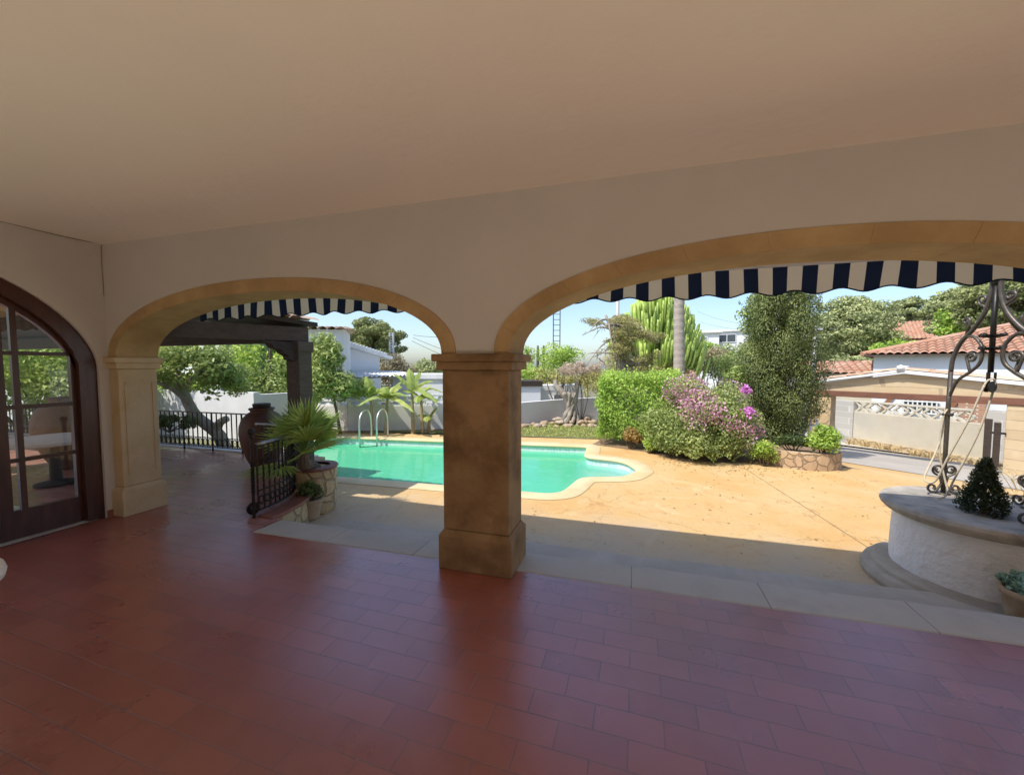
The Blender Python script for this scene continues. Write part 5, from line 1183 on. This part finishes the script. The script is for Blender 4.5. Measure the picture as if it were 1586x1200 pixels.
# --- broad cypress
t = thing('cypress', (at(1209, 600, 10.6).x, at(1209, 600, 10.6).y, -.45), 'tall dense dark green cypress column behind the stone planter', 'tree')
cl = []; rr = random.Random(8)
CYX, CYY = at(1209, 600, 10.6).x, at(1209, 600, 10.6).y
CPROF = [(-.2, .24), (.4, .42), (1.0, .54), (1.6, .55), (2.2, .51), (3.1, .45), (4.0, .30), (4.9, .03)]
def cyr(z):
    for (z0, r0), (z1, r1) in zip(CPROF[:-1], CPROF[1:]):
        if z <= z1: return r0 + (r1 - r0) * (z - z0) / (z1 - z0)
    return .03
for k in range(190):
    z = -.1 + 4.8 * (k / 190); a = k * 2.39996 + rr.uniform(-.4, .4); R = cyr(z) * (1 + .16 * math.sin(2 * a + z * 2.3) * math.sin(z * 3.1)) * rr.uniform(.72, 1.16); q_ = rr.uniform(.17, .29)
    cl.append((Vector((CYX + R * math.cos(a), CYY + R * math.sin(a), z)), (q_, q_, q_ * rr.uniform(1.0, 1.6))))
for k in range(60): cl.append((Vector((CYX + rr.uniform(-.25, .25), CYY + rr.uniform(-.25, .25), .1 + 3.9 * k / 60)), (.18, .18, .24)))
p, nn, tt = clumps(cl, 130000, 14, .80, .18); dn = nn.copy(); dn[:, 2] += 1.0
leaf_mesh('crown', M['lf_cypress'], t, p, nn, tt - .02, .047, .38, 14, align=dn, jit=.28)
m = MB(); m.tube([(CYX, CYY, -.5), (CYX, CYY, 2), (CYX, CYY, 3.7)], [.13, .09, .02], 9); m.build('trunk', M['bark'], t)
# looser pale shrub at the left of the cypress
tree('loose_shrub', (2.45, 10.6, -.45), [(at(1172, 560, 10.8), (.42, .42, 1.1)), (at(1165, 500, 10.9), (.32, .32, .75)), (at(1150, 590, 10.7), (.35, .35, .5))], 'tall light green leafy shrub leaning on the left side of the cypress', M['lf_mid'], M['bark'], 6000, .075, .05, seed=33, k=26, cr=.5, cat='shrub', tint=.2)
# --- stone planter bed, shrub in it
pcen = Vector((2.98, 8.72, -.3)); pb = thing('stone_bed', pcen, 'low curved rubble stone planting bed beside the driveway', 'planter')
def ringwall(m, c, rx, ry, th, z0, z1, a0, a1, n=20):
    for i in range(n):
        A = a0 + (a1 - a0) * i / n; Bb = a0 + (a1 - a0) * (i + 1) / n
        q = [(c.x + (rx - s_) * math.cos(g), c.y + (ry - s_) * math.sin(g)) for g, s_ in ((A, 0), (Bb, 0), (Bb, th), (A, th))]
        m.add([(*q[0], z0), (*q[1], z0), (*q[1], z1), (*q[0], z1), (*q[3], z0), (*q[2], z0), (*q[2], z1), (*q[3], z1)], [(0, 1, 2, 3), (3, 2, 6, 7), (5, 4, 7, 6)])
m = MB(); ringwall(m, pcen, .66, .62, .16, -.34, .0, PI * .9, PI * 2.12); m.build('wall', M['rubble'], pb)
m = MB(); m.add([(pcen.x + .56 * math.cos(2 * PI * k / 20), pcen.y + .52 * math.sin(2 * PI * k / 20), -.06) for k in range(20)], [tuple(range(20))]); m.build('soil', M['soil'], pb)
bush('glossy_shrub', at(1277, 683, 8.9), (.25, .25, .28), 'bushy green shrub growing over the right end of the stone bed', M['lf_bright'], 2600, .05, 30, .11, 12, ground=-.1, tint=-.1)
bush('dark_shrub', at(1230, 683, 8.95), (.35, .2, .09), 'low shaded dark shrub along the back of the stone bed', M['lf_dark'], 1500, .05, 22, .09, 13, ground=-.06, tint=-.2)
m = MB(); q = at(1236, 668, 11.5)
for k in range(6): m.box(q.x - .3 + k * .13, q.x - .25 + k * .13, q.y - .01, q.y + .01, terr(q.x, q.y), .30)
m.box(q.x - .34, q.x + .44, q.y + .012, q.y + .03, .12, .17); m.box(q.x - .34, q.x + .44, q.y + .012, q.y + .03, -.35, -.30)
tag(m.build('white_gate', M['wgate'], base=(q.x, q.y, -.6)), 'white slatted garden gate between the cypress and gateway pillar', 'gate')
# --- euphorbia candelabra tree
eb = at(1010, 590, 16.5); eb.z = -1.1; t = thing('candelabra_euphorbia', eb, 'huge candelabra euphorbia with upright bright green fingers behind the hedge', 'cactus')
m = MB(); m.t = []; rr = random.Random(6)
ec = at(1016, 520, 16.5)
for k in range(460):
    a = rr.uniform(0, 2 * PI); q = math.sqrt(rr.random()); R = 1.95 * q; zt = ec.z + 2.0 * (1 - q ** 2.4) - .15 + rr.uniform(-.25, .15); zt -= .55 * q
    tip = Vector((ec.x + R * math.cos(a), ec.y + R * math.sin(a), zt)); l = rr.uniform(.5, 1.0); lean = Vector((math.cos(a), math.sin(a), 0)) * (.30 * q)
    b_ = tip - Z3 * l - lean * l; c0 = b_ - lean * .8 - Z3 * .15
    pts = smooth_path([c0, b_, tip], 3); n0 = len(m.f); m.tube(pts, [.035, .045, .052, .055, .058, .056, .032][:len(pts)], 5); m.t += [min(1, max(0, .35 + .3 * rr.random() + .25 * (i / (len(m.f) - n0)) - .1 * (1 - q))) for i in range(len(m.f) - n0)]
    if k % 3 == 0:
        c1 = Vector((ec.x + R * .35 * math.cos(a), ec.y + R * .35 * math.sin(a), ec.z - .9)); n0 = len(m.f); m.tube(smooth_path([c1, c1.lerp(c0, .6) - Z3 * .15, c0], 3), [.07, .06, .06, .05, .05, .045, .04], 5); m.t += [.15] * (len(m.f) - n0)
m.build('branches', M['lf_euph'], t, smooth=True)
m = MB(); m.tube([eb, Vector((ec.x, ec.y, ec.z - .8))], [.28, .2], 9)
limbs(m, (ec.x, ec.y, ec.z - 1.2), [(ec.x + .8 * math.cos(k), ec.y + .8 * math.sin(k), ec.z - .5) for k in range(6)], .12, 5, r1=.06); m.build('trunk', M['bark_grey'], t)
# --- leaning half bare conifer
lb = at(985, 592, 13.5); lb.z = -.6; t = thing('leaning_conifer', lb, 'half bare leaning conifer with grey dead branches in front of the euphorbia', 'tree')
m = MB(); top = at(938, 488, 13.5); mid_ = at(960, 548, 13.5)
pts = smooth_path([lb, mid_, top], 6); m.tube(pts, [.16 - .12 * i / (len(pts) - 1) for i in range(len(pts))], 8); m.build('trunk', M['bark_grey'], t, smooth=True)
m = MB(); rr = random.Random(10); ends = []
for k in range(46):
    s0 = pts[int(len(pts) * rr.uniform(.25, .95)) - 1]; ex, ey_ = rr.uniform(900, 1040), rr.uniform(478, 588)
    e_ = at(ex, max(ey_, 470 + abs(ex - 935) * .62), 13.5 + rr.uniform(-.9, .7)); ends.append((s0, e_)); m2 = s0.lerp(e_, .5) + Vector((rr.uniform(-.15, .15), 0, rr.uniform(-.1, .25)))
    m.tube(smooth_path([s0, m2, e_ - Z3 * .12], 4), [.04, .037, .034, .03, .027, .023, .018, .012, .007], 5)
    for z in range(3):
        f_ = s0.lerp(e_, rr.uniform(.3, .9)); m.tube([f_, f_ + Vector((rr.uniform(-.25, .25), rr.uniform(-.2, .2), rr.uniform(-.35, .15)))], [.013, .004], 4)
m.build('dead_branches', M['bark_grey'], t, smooth=True)
cl = []
for (s0, e_) in ends:
    live = e_.x > at(945, 560, 13.5).x or e_.z > at(940, 505, 13.5).z
    if live:
        for f_ in (.55, .75, .92): q = s0.lerp(e_, f_); cl.append((q + Vector((rr.uniform(-.1, .1), rr.uniform(-.1, .1), .03)), (.26, .24, .10)))
p, nn, tt = clumps(cl, 15000, 19, .3); leaf_mesh('crown', M['lf_olive'], t, p, nn, tt + .02, .075, .25, 19, jit=.9)
# dead twiggy mass low left
bush('dry_shrub', at(900, 572, 12.6), (.72, .5, .30), 'dry greyish pink twiggy shrub above the gnarled trunk', M['lf_dry'], 4200, .06, 44, .16, 41, ground=-.25, aspect=.3, tint=.05, flat=.7)
bush('dry_shrub', at(960, 562, 14.2), (.8, .5, .55), 'silvery dead twig mass below the leaning conifer', M['lf_dry'], 3200, .08, 34, .2, 43, ground=-.5, aspect=.18, tint=.2)
# --- gnarled stump tree with rocks
gb = Vector((-1.93, 12.3, -.3)); t = thing('gnarled_olive', gb, 'gnarled old olive trunk with twisted grey wood beside the lawn', 'tree')
rr = random.Random(3); m = MB()
for k in range(8):
    a = k * .785; r0 = rr.uniform(.045, .09); w_ = rr.uniform(.8, 1.2)
    P0 = gb + Vector((.36 * math.cos(a) * w_, .25 * math.sin(a), -.05)); P1 = gb + Vector((.22 * math.cos(a + .5), .15 * math.sin(a + .5), .22)); P2 = gb + Vector((.10 * math.cos(a + 1.5) * w_, .10 * math.sin(a + 1.5), .58)); P3 = gb + Vector((.26 * math.cos(a + 2.6) - .08, .2 * math.sin(a + 2.6), 1.02))
    pts = smooth_path([P0, P1, P2, P3], 5); m.tube(pts, [r0 * (1.3 - .7 * i / len(pts)) * rr.uniform(.7, 1.3) for i in range(len(pts))], 7)
m.tube(smooth_path([gb + Vector((-.05, 0, .75)), gb + Vector((-.28, 0, 1.0)), gb + Vector((-.48, .02, 1.22)), gb + Vector((-.52, .05, 1.40))], 5), [.13 - .004 * i for i in range(16)], 8)
m.tube(smooth_path([gb + Vector((.08, 0, .7)), gb + Vector((.14, 0, 1.1)), gb + Vector((.25, .05, 1.45)), gb + Vector((.5, .1, 1.75))], 5), [.12 - .005 * i for i in range(16)], 8)
m.build('trunk', M['bark_grey'], t, smooth=True)
cl = lump(gb + Vector((.28, .05, 1.42)), (.62, .45, .22), 26, .14, 6, -.6) + lump(gb + Vector((.75, .1, 1.55)), (.4, .35, .25), 12, .12, 7)
p, nn, tt = clumps(cl, 2600, 5, .4); leaf_mesh('crown', M['lf_olive'], t, p, nn, tt + .1, .06, .35, 5)
def rock(c, s, seed, grey=False):
    import bmesh
    r = random.Random(seed); bm = bmesh.new(); bmesh.ops.create_icosphere(bm, subdivisions=2, radius=1)
    ax = [Vector((r.gauss(0, 1), r.gauss(0, 1), r.gauss(0, 1))).normalized() for _ in range(7)]; lim = [r.uniform(.62, .95) for _ in ax]
    sx, sy, sz = s * r.uniform(.9, 1.5), s * r.uniform(.8, 1.1), s * r.uniform(.55, .85); rz = r.uniform(0, 3)
    for v in bm.verts:
        for a, l in zip(ax, lim):
            d = v.co.dot(a)
            if d > l: v.co -= a * (d - l)
        x, y = v.co.x * sx, v.co.y * sy; v.co = Vector((x * math.cos(rz) - y * math.sin(rz), x * math.sin(rz) + y * math.cos(rz), v.co.z * sz))
    me = bpy.data.meshes.new('rock'); bm.to_mesh(me); bm.free(); me.materials.append(M['rock'])
    o = bpy.data.objects.new('rock', me); COL.objects.link(o); o.location = c
    return tag(o, 'tan angular rock in the loose heap around the gnarled olive trunk', 'rock', 'rocks heaped around the gnarled olive')
rr = random.Random(12)
for k in range(34):
    px = rr.uniform(838, 938) if k > 4 else 812 + k * 7; row = k % 3
    q = at(px, 655, 11.95 + .27 * row + rr.uniform(-.06, .06) + (px - 870) * .004); rock((q.x, q.y, -.27 + .075 * row * min(1, max(0, (px - 835) / 30))), rr.uniform(.075, .135), k)
# --- background shrubs by arch centre
bg = [((830, 585), 20, (1.1, .9, .75), 'lf_bright', 'bright green leafy shrub behind the grey garden shed', 3200, .11),
      ((868, 560), 17.5, (1.2, .8, .8), 'lf_bright', 'yellow green shrub above the white garage', 3600, .10),
      ((850, 590), 19.5, (1.2, .8, .7), 'lf_olive', 'olive green shrub between the shed and the garage', 2600, .10),
      ((818, 555), 26, (.5, .5, .9), 'lf_bright', 'slender young tree rising beside the central pillar', 800, .12),
      ((925, 600), 16.5, (.8, .6, .6), 'lf_olive', 'grey green shrub behind the gnarled olive', 2200, .09),
      ((1100, 560), 21, (1.5, 1.0, .75), 'lf_brown', 'brownish green airy shrub behind the bougainvillea', 4000, .10),
      ((1095, 545), 24, (.9, .8, .55), 'lf_bright', 'fresh green shrub below the distant villa', 1800, .12),
      ((1130, 572), 17.5, (1.0, .8, .7), 'lf_mid', 'mid green shrub left of the cypress', 2600, .09),
      ((1000, 572), 15.5, (1.2, .7, .45), 'lf_olive', 'olive shrub behind the clipped hedge', 2600, .08),
      ((1010, 640), 14.5, (1.4, .8, .9), 'lf_dark', 'dark shaded shrub mass behind the clipped hedge', 2600, .09)]
for i, (px, D, R, mt, lab, nl, ls) in enumerate(bg): q = at(*px, D); bush('shrub', q, R, lab, M[mt], nl, ls, 34, min(R) * .4, 60 + i, ground=terr(q.x, q.y) - .1, tint=.05)
q = at(1066, 590, 13.2); bush('red_shrub', q, (.40, .35, .35), 'reddish leaved shrub to the right of the palm trunk', M['fl_red'], 1500, .05, 26, .13, 75, ground=-.6, aspect=.5)
q = at(1040, 585, 12.5); bush('variegated_shrub', q, (.30, .3, .35), 'pale yellow green shrub at the base of the palm trunk', M['lf_bright'], 1100, .06, 20, .12, 76, ground=-.5, tint=.35)
q = at(1085, 540, 26); 
for i, (px, D, h_) in enumerate(((1066, 19, 2.9), (1074, 20, 2.9), (833, 24, 3.5), (842, 24, 3.2))):
    q = at(px, 540, D); m = MB(); m.tube([(q.x, q.y, terr(q.x, q.y) - .1), (q.x, q.y, q.z - .1), (q.x, q.y, at(px, 520 if i < 2 else 535, D).z)], [.09, .085, .05], 8)
    tag(m.build('column_cactus', M['lf_pine'], base=(q.x, q.y, -1.1), smooth=True), ['dark column cactus just right of the palm trunk', 'second dark column cactus right of the palm trunk', 'thin green cactus column left of the lattice mast', 'thin green cactus column right below the lattice mast'][i], 'cactus')
# --- palm
pb_ = at(1050, 590, 13.0); x_, y_ = pb_.x, pb_.y; t = thing('palm_tree', (x_, y_, -.6), 'tall grey ringed palm trunk rising behind the hedge and cut by the awning', 'palm')
m = MB(); pts = [(x_ + .02 * math.sin(z * 1.3), y_, z) for z in [-.7 + .105 * k for k in range(66)]]; m.tube(pts, [.168 + .007 * (k % 2) - .0005 * k for k in range(66)], 16); m.build('trunk', M['palm_bark'], t)
for k in range(16):
    az = k * 2.4; el = .9 - 1.1 * (k / 16); m = MB(); m.t = []; O = Vector((x_, y_, 6.2)); d = Vector((math.cos(az), math.sin(az), 0)); sp_ = [O + d * (2.2 * u * math.cos(el * (1 - u))) + Z3 * (2.0 * u * math.sin(el) - 1.5 * u * u) for u in [i / 9 for i in range(10)]]
    side = Vector((-d.y, d.x, 0)); m.tube(sp_, [.03 - .0028 * i for i in range(10)], 5); m.t += [.3] * len(m.f)
    for i in range(1, 10):
        for sg in (-1, 1):
            for q in range(3):
                b_ = sp_[i - 1].lerp(sp_[i], q / 3); e_ = b_ + side * sg * .5 + d * .25 - Z3 * .25; w_ = d * .03; m.add([b_ - w_, b_ + w_, e_], [(0, 1, 2)]); m.t += [rnd.random()]
    m.build('frond', M['lf_mid'], t)
# --- bananas by the wall
def banana(px, D, hgt, seed, label, nl=7, L_=.95):
    L_ *= 1.02
    q = at(px, 664, D - .75); b_ = Vector((q.x, q.y, -.3)); t = thing('banana_plant', b_, label, 'banana plant'); r = random.Random(seed)
    tp = b_ + Vector((r.uniform(-.05, .05), r.uniform(-.05, .05), hgt)); m = MB(); m.tube([b_, b_.lerp(tp, .5), tp], [.055, .045, .03], 9); m.build('stem', P('banana_stem%d' % seed, (.40, .30, .17), (.25, .19, .10), 9, .7), t)
    for k in range(nl):
        az = k * 2.4 + r.uniform(-.4, .4); el = r.uniform(.35, 1.25); d = Vector((math.cos(az), math.sin(az), 0)); l = L_ * r.uniform(.75, 1.15); side = Vector((-d.y, d.x, 0)); m = MB(); m.t = []; n = 14; prev = None; tone = r.uniform(.25, .8)
        for i in range(n + 1):
            u = i / n; c_ = tp + d * (l * (u * math.cos(el) + .12 * u * u)) + Z3 * (l * (u * math.sin(el) - .75 * u * u * (1.1 - el * .5))); w = .125 * math.sin(PI * min(1, .08 + u * .92)) ** .6 * (1 if u > .12 else .25) * r.uniform(.8, 1.05)
            dr = .35 * w; row = (c_ + side * w - Z3 * dr * (1 + r.random()), c_, c_ - side * w - Z3 * dr * (1 + r.random()))
            if prev: o = len(m.v); m.add([*prev, *row], [(0, 1, 4, 3), (1, 2, 5, 4)]); m.t += [tone + r.uniform(-.15, .15), tone + r.uniform(-.15, .15)]
            prev = row if r.random() > .12 else (row[0] - side * w * .25, row[1], row[2] + side * w * .25)
        m.build('leaf', M['lf_banana'], t)
banana(576, 11.9, 1.05, 1, 'leftmost banana plant by the pool wall, behind the ladder', 7, .9)
banana(597, 11.85, .95, 2, 'leafy banana plant directly right of the pool ladder', 9, 1.0)
banana(640, 11.7, 1.15, 3, 'banana plant with drooping torn leaf in the middle of the wall', 7, 1.0)
banana(655, 11.7, 1.0, 4, 'banana plant with upright pale stem nearest the central pillar', 6, .75)
banana(664, 11.75, .45, 5, 'short young banana sucker beside the central pillar', 5, .45)
# --- small citrus tree left of pool
tb = at(527, 666, 11.6); tb.z = -.3
tree('citrus_tree', tb, [(at(513, 590, 11.4), (.95, .8, .65)), (at(503, 548, 11.4), (.5, .45, .62)), (at(540, 605, 11.4), (.6, .6, .5)), (at(490, 610, 11.4), (.55, .5, .5))], 'small light green citrus tree at the left end of the pool', M['lf_mid'], M['bark'], 7800, .135, .05, seed=51, k=26, cr=.42, tint=.46, aspect=.36)
# --- left garden
lt = [at(352, 694, 10.6), at(340, 675, 10.6), at(303, 643, 10.7), at(283, 605, 10.8), at(272, 578, 10.9)]
tr_ = thing('leaning_tree', (lt[0].x, lt[0].y, -.5), 'leaning tree with thick grey trunk outside the terrace railing', 'tree')
m = MB(); lt[0].z = -.6; pts = smooth_path(lt, 5); m.tube(pts, [.145 - .07 * i / (len(pts) - 1) for i in range(len(pts))], 10)
m.tube(smooth_path([at(295, 625, 10.7), at(268, 603, 10.7), at(240, 592, 10.6), at(215, 590, 10.5)], 5), [.07 - .0035 * i for i in range(16)], 8)
m.tube(smooth_path([at(283, 605, 10.8), at(300, 585, 10.8), at(322, 570, 10.7)], 5), [.075 - .005 * i for i in range(11)], 8)
m.tube(smooth_path([at(335, 668, 10.6), at(340, 655, 10.5), at(352, 648, 10.4)], 4), [.09, .09, .09, .085, .085, .08, .08, .075, .07], 8)
m.build('trunk', M['bark_grey'], tr_, smooth=True)
cl = lump(at(310, 575, 10.9), (1.0, .8, .75), 34, .24, 5, -.6) + lump(at(345, 590, 11.2), (.8, .7, .6), 22, .22, 6) + lump(at(225, 575, 10.5), (.5, .5, .45), 10, .18, 7)
p, nn, tt = clumps(cl, 6500, 44, .4); leaf_mesh('crown', M['lf_mid'], tr_, p, nn, tt + .24, .10, .5, 44)
for i, (px, D, R, mt, lab, nl, ls) in enumerate([
    ((395, 565), 14.5, (1.9, 1.2, 1.35), 'lf_bright', 'big sunlit yellow green shrub behind the terrace urn', 7000, .11),
    ((430, 590), 13.0, (1.1, .9, .8), 'lf_mid', 'rounded green shrub just left of the pergola post', 4200, .09),
    ((330, 575), 17.0, (2.0, 1.3, 1.2), 'lf_mid', 'dense green shrub directly behind the leaning tree', 5200, .11),
    ((255, 600), 15.0, (1.2, .9, .6), 'lf_bright', 'yellow green shrub at the left of the leaning tree', 2600, .10),
    ((262, 655), 10.2, (.8, .35, .16), 'lf_dark', 'dark creeper spilling over the left end of the railing', 1600, .07),
    ((170, 560), 13.5, (2.2, 1.2, 1.4), 'lf_bright', 'sunlit shrub seen through the right hand door panes', 6500, .11),
    ((40, 560), 14.5, (2.2, 1.2, 1.5), 'lf_bright', 'sunlit shrub seen through the left hand door panes', 6500, .11),
    ((105, 610), 13.2, (2.0, 1.0, .9), 'lf_mid', 'green shrub low behind the terrace end railing', 4200, .10)]):
    if R[2] > .2: D *= 1.22; R = tuple(v * 1.22 for v in R); ls *= 1.15; nl = int(nl * 1.3)
    q = at(*px, D); bush('garden_shrub', q, R, lab, M[mt], nl, ls, 44, min(R) * .34, 90 + i, ground=-.5 if R[2] > .2 else .3, tint=.26)
m = MB(); q = at(418, 550, 16.0); m.tube([(q.x, q.y, -.5), (q.x, q.y, q.z), (q.x + .1, q.y, q.z + .7)], [.05, .04, .02], 7); tag(m.build('bare_sapling', M['bark'], base=(q.x, q.y, -.5)), 'thin bare sapling trunk left of the pergola post', 'tree')
m = MB(); rr = random.Random(14)
# --- pines and far trees
def pine(px, D, wpx, top, bot, label, mt, n, leaf, seed, parts=None):
    c = at(px, (top + bot) / 2, D); scale = D / 620.0
    R = (wpx / 2 * scale * .93, wpx / 2.4 * scale, (bot - top) / 2 * scale * .90); base = Vector((c.x, c.y, min(terr(c.x, c.y), c.z - R[2]) - 1))
    tree('pine', base, [(c, R)], label, M[mt], M['bark'], int(n * 1.7), leaf * .62, R[0] * .06 + .08, seed=seed, k=90, cr=.22, cat='pine tree', aspect=.6, flat=.62, lower=-.7, fill=.45, tint=.02)
pine(577, 48, 120, 484, 575, 'large rounded pine behind the white house, beyond the pool', 'lf_pine', 12000, .42, 201)
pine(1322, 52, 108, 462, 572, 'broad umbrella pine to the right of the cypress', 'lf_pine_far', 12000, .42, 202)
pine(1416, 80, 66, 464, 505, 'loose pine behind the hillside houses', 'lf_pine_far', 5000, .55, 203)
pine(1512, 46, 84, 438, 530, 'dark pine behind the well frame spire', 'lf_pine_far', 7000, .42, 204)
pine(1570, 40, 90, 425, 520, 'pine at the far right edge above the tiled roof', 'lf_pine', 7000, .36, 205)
def far_bush(px, y0, y1, w, D, mt, label, n, leaf, seed, name='far_tree'):
    c = at(px, (y0 + y1) / 2, D); s_ = D / 620.0; R = (w / 2 * s_, w / 2 * s_ * .8, (y1 - y0) / 2 * s_); bush(name, c, R, label, M[mt], n, leaf, 46, min(R) * .38, seed, ground=min(c.z - R[2], terr(c.x, c.y)) - .2, cat='tree', lower=-.8)
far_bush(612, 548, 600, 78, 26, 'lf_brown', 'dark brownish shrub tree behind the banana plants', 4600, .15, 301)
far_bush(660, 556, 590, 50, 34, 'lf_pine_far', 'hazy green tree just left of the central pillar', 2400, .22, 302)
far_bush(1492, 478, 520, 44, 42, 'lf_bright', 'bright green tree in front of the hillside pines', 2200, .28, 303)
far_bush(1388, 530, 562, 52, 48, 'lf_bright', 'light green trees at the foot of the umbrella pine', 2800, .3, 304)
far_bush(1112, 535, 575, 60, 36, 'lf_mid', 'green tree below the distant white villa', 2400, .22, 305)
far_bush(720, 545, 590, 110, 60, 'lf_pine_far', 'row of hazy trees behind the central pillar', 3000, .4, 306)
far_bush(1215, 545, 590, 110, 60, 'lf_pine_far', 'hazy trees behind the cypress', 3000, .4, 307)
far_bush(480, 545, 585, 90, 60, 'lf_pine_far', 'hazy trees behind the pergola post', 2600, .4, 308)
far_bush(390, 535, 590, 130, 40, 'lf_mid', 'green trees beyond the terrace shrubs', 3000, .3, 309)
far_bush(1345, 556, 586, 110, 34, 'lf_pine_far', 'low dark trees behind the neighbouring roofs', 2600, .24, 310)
# hill behind the right houses
def hill():
    m = MB(); nx, ny = 40, 22
    for j in range(ny + 1):
        for i in range(nx + 1):
            x = -20 + 150 * i / nx; y = 50 + 90 * j / ny; hgt = 15 * math.exp(-((x - 62) / 38) ** 2 - ((y - 95) / 34) ** 2) + .7 * math.sin(x * .31) * math.cos(y * .27); m.v.append((x, y, -2.2 + max(0, hgt)))
    for j in range(ny):
        for i in range(nx): a = j * (nx + 1) + i; m.f.append((a, a + 1, a + nx + 2, a + nx + 1)); m.m.append(0)
    struct(m.build('hill', M['hill'], smooth=True))
hill()
rr = random.Random(77)
for k in range(16):
    px = 1090 + k * 34 + rr.uniform(-12, 12); D = rr.uniform(75, 92); y0 = (560 if px < 1370 else 548 if px < 1475 else 522) + rr.uniform(-6, 6)
    far_bush(px, y0 - 14, y0 + 26, rr.uniform(50, 80), D, 'lf_pine_far', 'hazy pine tree in the wood on the far hillside', 900, .7, 400 + k, 'hill_tree')
for o in [o for o in COL.objects if o.name.startswith('hill_tree')]: o['group'] = 'pines on the far hillside'

# ------------------------------------------------------------------ masts, poles, cables
def lattice(px, ytop, ybot, D, w, label, mat):
    a = at(px, ytop, D); b = at(px, ybot, D); t = thing('lattice_mast', (b.x, b.y, -2), label, 'mast'); h = a.z; m = MB(); s_ = Vector((RT.x, RT.y, 0)) * w / 2; z0 = -2
    for sg in (-1, 1): m.beam((b.x + s_.x * sg, b.y + s_.y * sg, z0), (b.x + s_.x * sg, b.y + s_.y * sg, h), .16, .16)
    m.build('upright', mat, t); m = MB(); n = int((h - z0) / (w * .75))
    for i in range(n): z = z0 + (h - z0) * i / n; m.beam((b.x - s_.x, b.y - s_.y, z), (b.x + s_.x, b.y + s_.y, z), .1, .1)
    m.build('rung', mat, t)
lattice(862, 470, 540, 80, 1.35, 'dark lattice mast against the sky right of the central pillar', M['timber'])
lattice(607, 515, 560, 45, .38, 'pale lattice mast in front of the large pine', M['galv'])
def pole(px, ytop, D, r, label):
    q = at(px, ytop, D); t = thing('utility_pole', (q.x, q.y, terr(q.x, q.y)), label, 'pole'); m = MB(); m.tube([(q.x, q.y, -1.2), (q.x, q.y, q.z)], [r, r * .75], 10); m.build('shaft', M['galv'], t, smooth=True)
    m = MB(); m.beam((q.x - .3, q.y, q.z - .15), (q.x + .3, q.y, q.z - .15), .08, .08); m.build('crossarm', M['galv'], t); return q
q1 = pole(1263, 505, 24, .10, 'pale grey utility pole beside the cypress and low house')
q2 = pole(957, 448, 20, .11, 'pale utility pole rising behind the euphorbia under the awning')
def cable(a, b, sag, label, r=.014):
    m = MB(); a = Vector(a); b = Vector(b); m.tube([a.lerp(b, i / 16) - Z3 * sag * 4 * (i / 16) * (1 - i / 16) for i in range(17)], r, 5); tag(m.build('overhead_cable', M['timber'], base=a), label, 'cable', 'overhead cables')
cable(at(957, 452, 20), at(700, 395, 34), .3, 'dark cable running left from the pole behind the euphorbia')
cable(at(640, 519, 45), at(720, 519, 40), .2, 'thin horizontal cable right of the large pine', .02)
cable(at(640, 523, 45), at(730, 556, 40), .1, 'upper slanting cable right of the large pine', .022)
cable(at(638, 528, 45), at(730, 568, 40), .1, 'lower slanting cable right of the large pine', .022)
cable(at(1080, 482, 50), at(1262, 507, 24.2), .5, 'upper cable between the palm trunk and the cypress', .010)
cable(at(1080, 497, 50), at(1263, 512, 24.2), .4, 'lower cable between the palm trunk and the cypress', .010)
cable(at(1264, 508, 24.1), at(1600, 440, 26), .5, 'cable running right from the grey pole past the well frame', .009)
cable(at(1264, 556, 24.1), at(1345, 556, 22.5), .1, 'low cable from the grey pole to the neighbouring house', .01)

# ------------------------------------------------------------------ light, sky, camera
sun_to = Vector((-.48, -.49, 1)).normalized()
sd_ = bpy.data.lights.new('sun', 'SUN'); sd_.energy = 5.0; sd_.angle = math.radians(.5); sd_.color = (1, .95, .87)
so = bpy.data.objects.new('sun', sd_); COL.objects.link(so); so.rotation_euler = sun_to.to_track_quat('Z', 'Y').to_euler(); so.location = (-20, -10, 40)
w = bpy.data.worlds.new('World'); scene.world = w; w.use_nodes = True; nt = w.node_tree
sky = nt.nodes.new('ShaderNodeTexSky'); sky.sky_type = 'NISHITA'; sky.sun_disc = False
sky.sun_elevation = math.asin(sun_to.z); sky.sun_rotation = math.atan2(sun_to.x, sun_to.y); sky.dust_density = 1.5; sky.air_density = 1.0; sky.ozone_density = 1.2
hs = nt.nodes.new('ShaderNodeHueSaturation'); hs.inputs['Saturation'].default_value = 1.0; hs.inputs['Value'].default_value = 1.5
nt.links.new(sky.outputs[0], hs.inputs['Color']); tn = nt.nodes.new('ShaderNodeMix'); tn.data_type = 'RGBA'; tn.blend_type = 'MULTIPLY'; tn.inputs[0].default_value = 1; tn.inputs[7].default_value = (.93, .98, 1.06, 1)
nt.links.new(hs.outputs[0], tn.inputs[6]); nt.links.new(tn.outputs[2], nt.nodes['Background'].inputs[0]); nt.nodes['Background'].inputs[1].default_value = .15
cam = bpy.data.cameras.new('camera'); co = bpy.data.objects.new('camera', cam); COL.objects.link(co); scene.camera = co
cam.sensor_width = 36; cam.lens = 36 * F / W; cam.clip_end = 2000; cam.clip_start = .05
mw = Matrix((RT, UP, -FW)).transposed().to_4x4(); mw.translation = Vector((0, 0, EYE)); co.matrix_world = mw
scene.view_settings.view_transform = 'Standard'; scene.view_settings.look = 'None'; scene.view_settings.exposure = 0; scene.view_settings.gamma = 1
scene.cycles.max_bounces = 10; scene.cycles.diffuse_bounces = 6; scene.cycles.transparent_max_bounces = 12
scene.cycles.use_denoising = True
